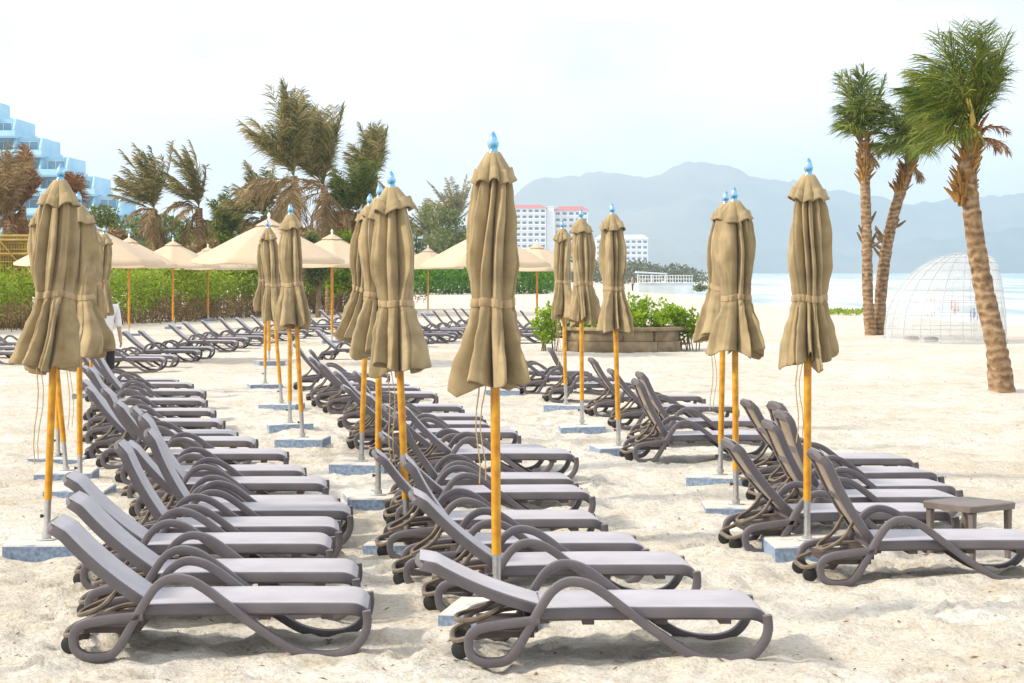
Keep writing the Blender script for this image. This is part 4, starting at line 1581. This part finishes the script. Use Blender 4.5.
# ------------------------------------------------------------------ stone planter and its shrubs
cx, cy = ground_at(622, 352.5)
cy += 1.5
cx = (622 - 512) * cy / F
pl = thing('stone_planter', 'low round stone block planter overgrown with green shrubs', 'planter', (cx, cy, -0.02))
m = MB()
RP = 1.50
for crs, (z0, z1, ro) in enumerate(((0.0, 0.27, RP), (0.275, 0.53, RP - 0.03), (0.535, 0.62, RP + 0.04))):
    nb = (11, 9, 8)[crs]
    for k in range(nb):
        ja, jb = 0.22 * math.sin(k * 5.1 + crs * 2), 0.22 * math.sin((k + 1) % nb * 5.1 + crs * 2)
        a0 = 2 * PI * (k + 0.5 * (crs % 2) + ja) / nb + 0.006
        a1 = 2 * PI * (k + 1 + 0.5 * (crs % 2) + jb) / nb - 0.006
        jr = random.uniform(-0.045, 0.045)
        for_ring = []
        for q in range(9):
            a = a0 + (a1 - a0) * q / 8
            ri, r2 = ro - 0.26, ro + jr + 0.035 * noise.noise((a * 5, z0 * 7, 1.1)) - (0.02 if q in (0, 8) else 0)
            c, s = math.cos(a), math.sin(a)
            for_ring.append([(ri * c, ri * s, z0), (r2 * c, r2 * s, z0 + 0.0), ((r2 + .012) * c, (r2 + .012) * s, z0 + 0.03), ((r2 + .012) * c, (r2 + .012) * s, z1 - 0.03), (r2 * c, r2 * s, z1), (ri * c, ri * s, z1)])
        m.rings(for_ring)
o = m.build('stone_ring', M['stone'], pl, sharp=30)
fix_normals(o)
m = MB()
m.lathe([(1.28, 0.0), (1.28, 0.42), (0.7, 0.50), (0.02, 0.52)], 24)
m.build('soil', M['soil'], pl)


def stem_shrub(label, x, y, z, h, nstem, spread, seed, nl=60, size=0.12):
    rnd = random.Random(seed)
    root = thing('leafy_shrub', label, 'shrub', (x, y, z), 0, 'green shrubs round the stone planter')
    ms, ml = MB(), MB()
    for k in range(nstem):
        a = rnd.uniform(0, 2 * PI)
        q = Vector((rnd.uniform(-spread, spread) * 0.6, rnd.uniform(-spread, spread) * 0.4, -0.12))
        hh = h * rnd.uniform(0.6, 1.0)
        e = q + Vector((math.cos(a) * spread * 0.5, math.sin(a) * spread * 0.4, hh))
        mid = q.lerp(e, 0.55) + Vector((rnd.gauss(0, 0.04), 0, 0))
        ms.tube([q, mid, e], [0.016, 0.012, 0.006], 5)
        for (c, f) in ((e, 1.0), (mid.lerp(e, 0.4), 0.7), (mid, 0.4)):
            if rnd.random() < f:
                r = rnd.uniform(0.10, 0.19)
                leaves(ml, nl // 3, [(c.x + rnd.gauss(0, .04), c.y, c.z, r, r, r * 0.75)], size, rnd, aspect=1.6)
    ms.lathe([(0.01, -0.16), (spread * 0.75, -0.14), (spread * 0.75, -0.10), (0.01, -0.09)], 10)
    ms.build('stems', M['deadbark'], root)
    ml.build('foliage', M['leaf_bright'], root, smooth=False)
    return root


sh = [(-1.85, -0.55, 0, 1.15, 10, 0.42, 'tall leafy shrub at the umbrella end of the stone planter'),
      (-1.35, 0.1, 0.45, 0.75, 10, 0.5, 'low leafy shrub just inside the umbrella end of the planter'),
      (-0.75, -0.75, 0.45, 0.35, 16, 0.45, 'low bright green ground shrub on the planter front'),
      (-0.1, -0.2, 0.45, 0.55, 8, 0.45, 'small leafy shrub in the middle of the stone planter'),
      (0.35, 0.5, 0.45, 0.95, 9, 0.5, 'leafy shrub rising behind the planter rim near the foremost umbrella'),
      (0.85, 0.2, 0.45, 0.80, 9, 0.5, 'leafy shrub with long thin stems near the sea end of the planter'),
      (1.42, -0.3, 0.3, 0.9, 9, 0.36, 'bushy shrub hanging over the sea end of the planter'),
      (1.78, -0.15, 0, 1.12, 8, 0.30, 'thin-stemmed shrub standing in sand beside the sea end of the planter')]
for i, (dx, dy, z, h, ns_, sp, lab) in enumerate(sh):
    stem_shrub(lab, cx + dx, cy + dy, z, h, ns_, sp, 300 + i, nl=110 if i in (1, 2) else 80)

# ------------------------------------------------------------------ clear dome
dz = 60.5
dx = (967 - 512) * dz / F
dm = thing('bubble_dome', 'large clear plastic bubble dome standing on the sand behind the bent palm', 'dome', (dx, dz, sand_z(dx, dz)))
RD, CZ = 2.30, 0.18
XC = 0.62          # the bubble ends in a flat end wall here
rows = []
a_lo = math.asin(-CZ / RD)
for j in range(25):
    a = a_lo + (PI / 2 * 0.995 - a_lo) * j / 24
    rows.append([(min(XC, RD * math.cos(a) * math.cos(2 * PI * i / 64)), RD * math.cos(a) * math.sin(2 * PI * i / 64), CZ + RD * math.sin(a)) for i in range(64)])
m = MB()
m.rings(rows, cap0=False, cap1=True)
m.build('film', M['dome'], dm, sharp=0)
for k in range(24):
    m = MB()
    b = 2 * PI * k / 24
    m.tube([(min(XC + 0.008, (RD + 0.008) * math.cos(a_lo + (PI / 2 - a_lo) * j / 20) * math.cos(b)), (RD + 0.008) * math.cos(a_lo + (PI / 2 - a_lo) * j / 20) * math.sin(b), CZ + (RD + 0.008) * math.sin(a_lo + (PI / 2 - a_lo) * j / 20)) for j in range(21)], 0.008, 4)
    m.build('seam', M['seam'], dm)
for k in range(9):
    m = MB()
    a = a_lo + (PI / 2 - a_lo) * (k + 1) / 10
    m.tube([(min(XC + 0.008, (RD + 0.008) * math.cos(a) * math.cos(2 * PI * i / 64)), (RD + 0.008) * math.cos(a) * math.sin(2 * PI * i / 64), CZ + (RD + 0.008) * math.sin(a)) for i in range(65)], 0.008, 4)
    m.build('seam', M['seam'], dm)
m = MB()
rb = RD * math.cos(a_lo)
rows = []
for z, r in ((-0.05, rb + 0.05), (0.03, rb + 0.07), (0.09, rb + 0.05), (0.11, rb + 0.07)):
    rows.append([(min(XC + 0.03, (r + 0.015 * math.sin(24 * 2 * PI * i / 96)) * math.cos(2 * PI * i / 96)), (r + 0.015 * math.sin(24 * 2 * PI * i / 96)) * math.sin(2 * PI * i / 96), z) for i in range(96)])
m.rings(rows, cap0=False, cap1=False)
m.build('base_skirt', M['dome'], dm)
for (px, py0, py1, mt, lab) in ((931, 299, 318, 'redcloth', 'red hanging bead string inside the clear dome, larger one'), (955, 300, 316, 'redcloth', 'thin red and grey hanging bead string in the middle of the dome'), (974, 308, 322, 'bluecloth', 'blue hanging bead string inside the dome beside the palm trunk')):
    Zs = dz - 0.3
    p0, p1 = at(px, py0, Zs), at(px, py1, Zs)
    so = thing('hanging_streamer', lab, 'streamer', p0, 0, 'streamers hung in the dome')
    m = MB()
    for k in range(4):
        xx = (k - 1.5) * 0.055
        yy = 0.05 * (-1) ** k
        zz = -(p0.z - p1.z) * random.uniform(0.55, 1.0)
        m.tube([(xx, yy, 0), (xx, yy, zz)], 0.008, 5)
        for q in range(5):
            if random.random() < 0.75:
                z2 = zz * (q + random.uniform(0.3, 0.9)) / 5
                r_ = random.uniform(0.016, 0.034)
                m.lathe([(0.002, z2 - r_ * 1.4), (r_, z2), (0.002, z2 + r_ * 1.4)], 7, xx, yy)
    m.build('beads', M[mt], so)
    m = MB()
    topz = dm.location.z + CZ + math.sqrt(max(0.1, RD ** 2 - (p0.x - dx) ** 2 - 0.09)) - 0.02
    m.tube([(0, 0, 0), (0, 0, topz - p0.z)], 0.004, 4)
    m.tube([(-0.12, 0, 0), (0.12, 0, 0)], 0.008, 5)
    m.build('string', M['white_paint'], so)
for (px, Zc, lab) in ((912, 60.4, 'small brown floor cushion inside the dome, hut side'), (931, 59.9, 'dark grey floor cushion inside the dome under the red streamer')):
    X = (px - 512) * Zc / F
    m = MB()
    m.rings([[(a * k, b * k, z) for a, b in rrect(0.5, 0.5, 0.35, 3)] for z, k in ((0, 0.7), (0.04, 0.8), (0.09, 0.8), (0.13, 0.65), (0.145, 0.3))])
    cu = m.build('floor_cushion', M['deadbark'] if px == 912 else M['plastic_dark'])
    cu.location = (X, Zc, sand_z(X, Zc))
    tag(cu, lab, 'cushion', 'cushions in the dome')

# ------------------------------------------------------------------ hotels


def hotel_terraced():
    Z = 338.0
    x0 = -100.0
    root = thing('terraced_hotel', 'white terraced hotel, tinted cyan for shade, stepping down behind the withered palms', 'building', (-80, Z, 0))
    rz = 0
    fl = 3.05
    steps = []
    # floor k spans from far left to xr(k)
    topz = 29.3
    wl = MB()
    k = 0
    z1 = topz
    xr = 0.7 - 4.15 + 1.2
    floors = []
    while z1 > 0.5:
        z0 = max(-0.5, z1 - fl)
        floors.append((z0, z1, xr))
        z1 = z0
        xr += 4.15
    for i, (z0, z1, xr) in enumerate(floors):
        # rear body, balcony slab, parapet
        wl.box(-40, xr - 0.4, 3.0, 16, z0, z1 - 0.003)
        wl.box(-40, xr, 0.0, 3.0, z0 - 0.14, z0 + 0.14)
        wl.box(-40, xr + 0.002, -0.15, 0.15, z0 + 0.14, z0 + 1.02)
        wl.box(xr - 0.25, xr, 0.15, 16, z0 + 0.14, z0 + 1.02)
    w = wl.build('wall', M['shaded_white'], root, smooth=False)
    # party walls with slanted fronts, one per bay
    for i, (z0, z1, xr) in enumerate(floors):
        if i == 0:
            continue
        x = xr - 0.35
        b = 0
        while x > -6 and b < 4:
            m = MB()
            t = 0.14
            vs = []
            for xx in (x - t, x + t):
                vs += [(xx, 0.16, z0 + 0.141), (xx, 2.99, z0 + 0.141), (xx, 2.99, z1 - 0.143), (xx, 1.6, z1 - 0.143), (xx, 0.16, z0 + 1.3)]
            m.add(vs, [(0, 1, 2, 3, 4), (9, 8, 7, 6, 5), (0, 5, 6, 1), (1, 6, 7, 2), (2, 7, 8, 3), (3, 8, 9, 4), (4, 9, 5, 0)])
            m.build('party_wall', M['shaded_white'], root, smooth=False)
            m = MB()
            m.box(x - 3.4, x - 0.9, 2.93, 2.99, z0 + 0.15, z1 - 0.6)
            wn = m.build('window', M['window_cyan'], root, smooth=False)
            m = MB()
            for q in (-3.45, -2.2, -0.85):
                m.box(x + q - 0.05, x + q + 0.05, 2.88, 2.925, z0 + 0.15, z1 - 0.55)
                m.box(x - 3.51, x - 0.79, 2.885, 2.92, z0 + 0.16, z0 + 0.25)
            m.box(x - 3.51, x - 0.79, 2.885, 2.92, z1 - 0.64, z1 - 0.56)
            m.build('window_frame', M['white_paint'], wn, smooth=False)
            x -= 4.15
            b += 1
    return root


hotel_terraced()


def hotel(name, label, px0, px1, top_y, Z, roofmat, cols, rows, roof_h, seed, depth=16, step=None):
    X0, X1 = (px0 - 512) * Z / F, (px1 - 512) * Z / F
    h = H + (HOR - top_y) * Z / F
    root = thing(name, label, 'building', ((X0 + X1) / 2, Z, 0))
    hw = (X1 - X0) / 2
    m = MB()
    m.box(-hw, hw, 0, depth, -0.5, h)
    m.build('wall', M['white_paint'], root, smooth=False)
    m = MB()
    e = 0.8
    m.add([(-hw - e, -e, h), (hw + e, -e, h), (hw + e, depth + e, h), (-hw - e, depth + e, h), (-hw + 3, depth * .4, h + roof_h), (hw - 3, depth * .4, h + roof_h), (hw - 3, depth * .6, h + roof_h), (-hw + 3, depth * .6, h + roof_h)],
          [(0, 1, 5, 4), (1, 2, 6, 5), (2, 3, 7, 6), (3, 0, 4, 7), (4, 5, 6, 7), (3, 2, 1, 0)])
    m.build('roof', M[roofmat], root, smooth=False)
    # one window with its balcony, then copies
    pw, ph = 2 * hw / cols, (h - 1.5) / rows
    m = MB()
    m.box(-pw * 0.30, pw * 0.30, -0.02, 0.05, -ph * 0.30, ph * 0.32)
    w0 = m.build('window', M['window'], root, smooth=False)
    m = MB()
    m.box(-pw * 0.36, pw * 0.36, -0.9, -0.80, -ph * 0.36, -ph * 0.12)
    m.box(-pw * 0.36, pw * 0.36, -0.8, -0.021, -ph * 0.36, -ph * 0.31)
    b0 = m.build('balcony', M['white_paint'], w0, smooth=False)
    first = True
    for r in range(rows):
        z = h - ph * (r + 0.6)
        if z < 6:
            break
        for c in range(cols):
            x = -hw + pw * (c + 0.5)
            if first:
                w0.location = (x, -0.03, z)
                first = False
            else:
                w = w0.copy()
                COL.objects.link(w)
                w.location = (x, -0.03, z)
                b = b0.copy()
                COL.objects.link(b)
                b.parent = w
    return root


hotel('hotel_block', 'tall white hotel block with red roof and window grid beside the lone umbrella', 478, 546, 208, 1200, 'red_tile', 11, 11, 2.0, 1)
hotel('hotel_block', 'narrow white hotel wing with red roof rising between the umbrellas', 554.5, 588, 210.5, 1215, 'red_tile', 5, 10, 2.6, 2)
m = MB()
Xa, Xb = (546.8 - 512) * 1206 / F, (553.8 - 512) * 1206 / F
hh = H + (HOR - 207) * 1206 / F
root = thing('stair_tower', 'blank white stair tower between the two red-roofed hotel blocks', 'building', ((Xa + Xb) / 2, 1206, 0))
m.box(-(Xb - Xa) / 2, (Xb - Xa) / 2, 0, 12, -0.5, hh)
m.build('wall', M['white_paint'], root, smooth=False)
m = MB()
m.box(-(Xb - Xa) / 2 - 0.3, (Xb - Xa) / 2 + 0.3, -0.3, 12.3, hh, hh + 0.5)
m.build('coping', M['white_paint'], root, smooth=False)
hotel('hotel_block', 'distant low white hotel with pale roof beside the planter umbrellas', 596, 648, 239, 1500, 'white_paint', 9, 6, 3.0, 3)

# ------------------------------------------------------------------ beach wall, pavilion, far trees
Z = 224
X0, X1 = (638 - 512) * Z / F, (694 - 512) * Z / F
sw = thing('sea_wall', 'low pale concrete beach terrace wall with white railing', 'wall', ((X0 + X1) / 2, Z, 0))
hw = (X1 - X0) / 2
m = MB()
m.box(-hw, hw, 0, 6, -0.5, 0.78)
m.build('wall', M['concrete'], sw, smooth=False)
m = MB()
m.box(-hw - 0.05, hw + 0.05, -0.08, 0.25, 0.78, 0.86)
m.build('coping', M['white_paint'], sw, smooth=False)
for k in range(20):
    m = MB()
    x = -hw + 0.2 + (2 * hw - 0.4) * k / 19
    m.box(x - 0.03, x + 0.03, 0.07, 0.13, 0.86, 1.6)
    m.build('rail_post', M['white_paint'], sw, smooth=False)
m = MB()
for z in (1.2, 1.56):
    m.box(-hw + 0.1, hw - 0.1, 0.08, 0.13, z, z + 0.06)
m.build('rail', M['white_paint'], sw, smooth=False)
Xp = (651 - 512) * 232 / F
pv_ = thing('beach_pavilion', 'small open pavilion with pale flat roof behind the terrace wall', 'pavilion', (Xp, 232, 0))
m = MB()
m.add([(-1.7, -1.5, 1.85), (1.7, -1.5, 1.70), (1.7, 1.5, 1.70), (-1.7, 1.5, 1.85), (-1.6, -1.5, 2.02), (1.6, -1.5, 1.85), (1.6, 1.5, 1.85), (-1.6, 1.5, 2.02)], [(3, 2, 1, 0), (4, 5, 6, 7), (0, 1, 5, 4), (1, 2, 6, 5), (2, 3, 7, 6), (3, 0, 4, 7)])
m.build('roof', M['concrete'], pv_, smooth=False)
for sx in (-1.5, 0, 1.5):
    m = MB()
    m.box(sx - 0.06, sx + 0.06, -1.3, -1.18, 0, 1.70)
    m.build('post', M['white_paint'], pv_, smooth=False)
rnd = random.Random(77)
cl = []
for k in range(60):
    px = rnd.uniform(560, 712)
    Zt = rnd.uniform(330, 420)
    hgt = lerp_table([(560, 4.2), (600, 3.8), (640, 3.6), (660, 3.4), (676, 3.0), (700, 1.9), (712, 1.0)], px) * rnd.uniform(0.75, 1.1)
    cl.append(((px - 512) * Zt / F, Zt, hgt * 0.55, rnd.uniform(2.0, 3.6), 2.5, hgt * 0.5))
m = MB()
leaves(m, 9000, cl, 0.55, rnd)
tl = m.build('treeline', M['leaf_far'], smooth=False)
tag(tl, 'grey-green far tree line along the shore before the hills', kind='stuff')
bush_tree('small green beach bush at the end of the terrace wall', 700, 222, 286, 20, 411, 'leaf_dark', 'bush', 'beach_bush', 500, 0.25, 'beach plants')
rnd = random.Random(78)
cl = []
for k in range(26):
    px = 812 + 70 * k / 25
    Y = 104 + rnd.uniform(-3, 3)
    cl.append(((px - 512) * Y / F, Y, 0.02, rnd.uniform(0.25, 0.5), 0.5, 0.09))
m = MB()
leaves(m, 1500, cl, 0.14, rnd)
o = m.build('beach_creeper', M['leaf_hedge'], smooth=False)
tag(o, 'thin strip of green beach creeper near the water', kind='stuff')

# ------------------------------------------------------------------ bamboo hut at the edge
Z = 74
hx0 = (-26 - 512) * Z / F
hut = thing('bamboo_hut', 'yellow bamboo hut corner with woven wall and rail', 'hut', (hx0, Z, 0))
wpx = Z / F
m = MB()
rt = H + (HOR - 236) * wpx
for x in (0.05, 54 * wpx):
    mm = MB()
    mm.tube([(x, 0, -0.1), (x, 0, rt)], 0.05, 8)
    mm.build('post', M['bamboo'], hut)
for zz, yy in ((rt, -0.06), (rt - 0.14, -0.06), (rt - 0.62, -0.06)):
    mm = MB()
    mm.tube([(-0.2, yy, zz), (54 * wpx + 0.08, yy, zz)], 0.05, 8)
    mm.build('beam', M['bamboo'], hut)
mm = MB()
mm.tube([(26 * wpx, -0.1, rt - 0.14), (47 * wpx, -0.1, rt - 1.0)], 0.03, 6)
mm.build('brace', M['bamboo'], hut)
m = MB()
for k in range(40):
    x = 0.05 + (54 * wpx - 0.05) * k / 39
    m.tube([(x, 0.02 * (-1) ** k, 0.2), (x, 0.02 * (-1) ** k, rt - 0.14)], 0.018, 5)
for k in range(26):
    z = 0.25 + (rt - 0.5) * k / 25
    m.tube([(0.0, 0.03 * (-1) ** k, z), (54 * wpx, 0.03 * (-1) ** k, z)], 0.022, 5)
m.build('woven_panel', M['leaf_rust'] if False else M['bamboo'], hut)
m = MB()
m.box(0.0, 54 * wpx, 0.08, 0.12, 0.0, rt - 0.14)
m.build('back_panel', M['deadbark'], hut, smooth=False)

# ------------------------------------------------------------------ people


def skin_mesh(name, verts, edges, radii, mat, parent=None, sub=2, root_i=0):
    me = bpy.data.meshes.new(name + '_skel')
    me.from_pydata([tuple(v) for v in verts], edges, [])
    o = bpy.data.objects.new(name + '_skel', me)
    COL.objects.link(o)
    mod = o.modifiers.new('skin', 'SKIN')
    mod.use_smooth_shade = True
    for i, r in enumerate(radii):
        rr = r if isinstance(r, tuple) else (r, r)
        me.skin_vertices[0].data[i].radius = rr
        me.skin_vertices[0].data[i].use_root = (i == root_i)
    o.modifiers.new('sub', 'SUBSURF').levels = sub
    o.modifiers['sub'].render_levels = sub
    dg = bpy.context.evaluated_depsgraph_get()
    ev = o.evaluated_get(dg)
    nm = bpy.data.meshes.new_from_object(ev)
    bpy.data.objects.remove(o)
    nm.materials.clear()
    nm.materials.append(mat)
    nm.polygons.foreach_set('use_smooth', [True] * len(nm.polygons))
    r = bpy.data.objects.new(name, nm)
    COL.objects.link(r)
    if parent is not None:
        r.parent = parent
    return r


def person(label, x, y, rz, shirt, trousers, group=None, arm_up=True):
    root = thing('person', label, 'person', (x, y, sand_z(x, y)), rz, group)
    # facing -y; heights for a 1.70 m figure
    V = [(0, 0, 0.92), (0, 0, 1.05), (0, 0, 1.22), (0, 0, 1.38), (0, 0, 1.46), (0, -0.01, 1.53), (0, -0.015, 1.62), (0, -0.01, 1.68)]
    E = [(i, i + 1) for i in range(7)]
    Rd = [(0.15, 0.11), (0.13, 0.10), (0.15, 0.11), (0.15, 0.10), (0.06, 0.06), (0.055, 0.06), (0.078, 0.095), (0.05, 0.06)]
    arms = {}
    for s in (-1, 1):
        b = len(V)
        if arm_up and s == 1:
            pts = [(s * 0.19, 0, 1.40), (s * 0.30, -0.10, 1.22), (s * 0.22, -0.28, 1.30), (s * 0.20, -0.34, 1.32)]
        else:
            pts = [(s * 0.19, 0, 1.40), (s * 0.25, 0.02, 1.14), (s * 0.26, -0.05, 0.90), (s * 0.26, -0.07, 0.83)]
        V += pts
        E += [(3, b), (b, b + 1), (b + 1, b + 2), (b + 2, b + 3)]
        Rd += [0.055, 0.043, 0.030, (0.022, 0.038)]
        # fingers and thumb
        h, w = Vector(pts[3]), Vector(pts[2])
        d = (h - w).normalized()
        side = Vector((0, 1, 0)) if abs(d.z) > 0.5 else Vector((0, 0, 1))
        for q, (o_, ln) in enumerate(((-0.027, 0.075), (-0.009, 0.085), (0.009, 0.082), (0.027, 0.062))):
            p1 = h + side * o_ + d * 0.03
            p2 = p1 + d * ln * 0.5
            p3 = p1 + d * ln * 0.9 + Vector((-s * 0.02, 0, 0))
            k = len(V)
            V += [tuple(p1), tuple(p2), tuple(p3)]
            E += [(b + 3, k), (k, k + 1), (k + 1, k + 2)]
            Rd += [0.009, 0.008, 0.007]
        k = len(V)
        V += [tuple(h - side * 0.045 + d * 0.0), tuple(h - side * 0.062 + d * 0.04)]
        E += [(b + 3, k), (k, k + 1)]
        Rd += [0.010, 0.008]
    for s in (-1, 1):
        b = len(V)
        V += [(s * 0.095, 0, 0.84), (s * 0.105, -0.01, 0.48), (s * 0.11, 0.01, 0.10), (s * 0.115, -0.04, 0.035), (s * 0.125, -0.16, 0.03)]
        E += [(0, b), (b, b + 1), (b + 1, b + 2), (b + 2, b + 3), (b + 3, b + 4)]
        Rd += [0.085, 0.058, 0.04, 0.042, 0.032]
    skin_mesh('body', V, E, Rd, M['skin'], root)
    # face: nose, eyes, ears, mouth sit on the head
    m = MB()
    m.lathe([(0.0005, 1.585), (0.012, 1.592), (0.013, 1.60), (0.004, 1.63)], 8, 0, -0.108)
    for s in (-1, 1):
        m.lathe([(0.001, 1.58), (0.012, 1.60), (0.015, 1.62), (0.001, 1.645)], 8, s * 0.082, 0.0)
    m.build('face', M['skin'], root)
    m = MB()
    for s in (-1, 1):
        m.lathe([(0.001, 1.618), (0.008, 1.624), (0.001, 1.630)], 8, s * 0.030, -0.103)
    m.build('eyes', M['hair'], root)
    m = MB()
    rows = []
    for j in range(9):
        a = PI / 2 * j / 8
        rows.append([(0.095 * math.cos(a) * math.cos(t), 0.015 + 0.105 * math.cos(a) * math.sin(t), 1.635 + 0.10 * math.sin(a) - (0.075 * max(0, math.sin(t)) if j == 0 else 0)) for t in [2 * PI * i / 20 for i in range(20)]])
    m.rings(rows, cap0=True, cap1=True)
    m.build('hair', M['hair'], root)
    # clothes
    Vs = [(0, 0, 0.80), (0, 0, 1.00), (0, 0, 1.22), (0, 0, 1.39), (0, 0, 1.44)]
    Es = [(i, i + 1) for i in range(4)]
    Rs = [(0.20, 0.165), (0.15, 0.12), (0.168, 0.128), (0.168, 0.12), (0.075, 0.075)]
    for s in (-1, 1):
        b = len(Vs)
        if arm_up and s == 1:
            Vs += [(s * 0.20, 0, 1.40), (s * 0.30, -0.10, 1.22), (s * 0.255, -0.20, 1.265)]
        else:
            Vs += [(s * 0.20, 0, 1.40), (s * 0.25, 0.02, 1.14), (s * 0.255, -0.01, 1.05)]
        Es += [(3, b), (b, b + 1), (b + 1, b + 2)]
        Rs += [0.068, 0.058, 0.048]
    skin_mesh('shirt', Vs, Es, Rs, shirt, root)
    Vt = [(0, 0, 0.93), (0, 0, 0.86)]
    Et = [(0, 1)]
    Rt = [(0.165, 0.125), (0.165, 0.125)]
    for s in (-1, 1):
        b = len(Vt)
        Vt += [(s * 0.095, 0, 0.80), (s * 0.105, -0.01, 0.48), (s * 0.11, 0.01, 0.07)]
        Et += [(1, b), (b, b + 1), (b + 1, b + 2)]
        Rt += [0.10, 0.076, 0.062]
    skin_mesh('trousers', Vt, Et, Rt, trousers, root)
    return root


X, Z = (104.0 - 512) * 35.2 / F, 35.2
person('person in white shirt and black trousers behind the small far umbrella pair', X, Z, 0.5, M['shirt'], M['trousers'], arm_up=False)
X, Z = ground_at(632.5, 290)
person('tiny far person in pink shirt walking by the terrace wall', X, Z, 1.4, M['pinkshirt'], M['trousers'], arm_up=False)

# ------------------------------------------------------------------ bits of dry leaf and twig on the sand
rnd = random.Random(5)
m = MB()
for k in range(900):
    Y = 10.2 * (60 / 10.2) ** (rnd.random() ** 1.2)
    X = rnd.uniform(-0.27, 0.27) * Y
    z = sand_z(X, Y) + 0.004
    a = rnd.uniform(0, 2 * PI)
    s = rnd.uniform(0.008, 0.028)
    d = Vector((math.cos(a), math.sin(a), rnd.uniform(-.1, .5))) * s
    w = Vector((-math.sin(a), math.cos(a), rnd.uniform(-.3, .3))) * s * rnd.uniform(0.15, 0.45)
    p = Vector((X, Y, z))
    m.add([p - d, p + w, p + d, p - w, p + Vector((0, 0, s * 0.3))], [(0, 1, 4), (1, 2, 4), (2, 3, 4), (3, 0, 4)])
o = m.build('debris', M['deadbark'], smooth=False)
tag(o, 'scattered dry leaf bits and twigs on the sand', kind='stuff')

# ------------------------------------------------------------------ light
AZ, EL = R(-104), R(34)          # sun: to the left and a little behind the scene
sd = Vector((math.sin(AZ) * math.cos(EL), math.cos(AZ) * math.cos(EL), math.sin(EL)))
ld = bpy.data.lights.new('sun', 'SUN')
ld.energy = 3.4
ld.angle = R(7)
ld.color = (1.0, 0.90, 0.74)
lo = bpy.data.objects.new('sun', ld)
COL.objects.link(lo)
lo.location = (-40, 20, 60)
lo.rotation_euler = (-sd).to_track_quat('-Z', 'Y').to_euler()

w = bpy.data.worlds.new('World')
scene.world = w
w.use_nodes = True
nt = w.node_tree
bg = nt.nodes['Background']
sky = N(nt, 'ShaderNodeTexSky', sky_type='NISHITA')
sky.sun_disc = False
sky.sun_elevation = EL
sky.sun_rotation = AZ % (2 * PI)
sky.air_density = 1.0
sky.dust_density = 2.0
tc = N(nt, 'ShaderNodeTexCoord')
mp = N(nt, 'ShaderNodeMapping')
mp.inputs['Scale'].default_value = (1, 1, 2.5)
nt.links.new(tc.outputs['Generated'], mp.inputs[0])
no = N(nt, 'ShaderNodeTexNoise')
no.inputs['Scale'].default_value = 6.0
no.inputs['Detail'].default_value = 7
no.inputs['Roughness'].default_value = 0.55
nt.links.new(mp.outputs[0], no.inputs['Vector'])
mr = N(nt, 'ShaderNodeMapRange')
mr.inputs[1].default_value = 0.30
mr.inputs[2].default_value = 0.55
mr.inputs[3].default_value = 0.50
mr.inputs[4].default_value = 1.0
nt.links.new(no.outputs['Fac'], mr.inputs[0])
mix = N(nt, 'ShaderNodeMix', data_type='RGBA')
nt.links.new(mr.outputs[0], mix.inputs[0])
nt.links.new(sky.outputs[0], mix.inputs[6])
mix.inputs[7].default_value = (9.8, 9.85, 9.95, 1)
nt.links.new(mix.outputs[2], bg.inputs['Color'])
bg.inputs['Strength'].default_value = 0.10

# ------------------------------------------------------------------ render settings
scene.render.engine = 'CYCLES'
scene.view_settings.view_transform = 'Standard'
scene.view_settings.look = 'None'
scene.view_settings.exposure = 0.56
scene.view_settings.gamma = 1.0
scene.cycles.use_denoising = True
scene.cycles.max_bounces = 8
scene.cycles.diffuse_bounces = 2
scene.cycles.transparent_max_bounces = 12
scene.cycles.volume_bounces = 1
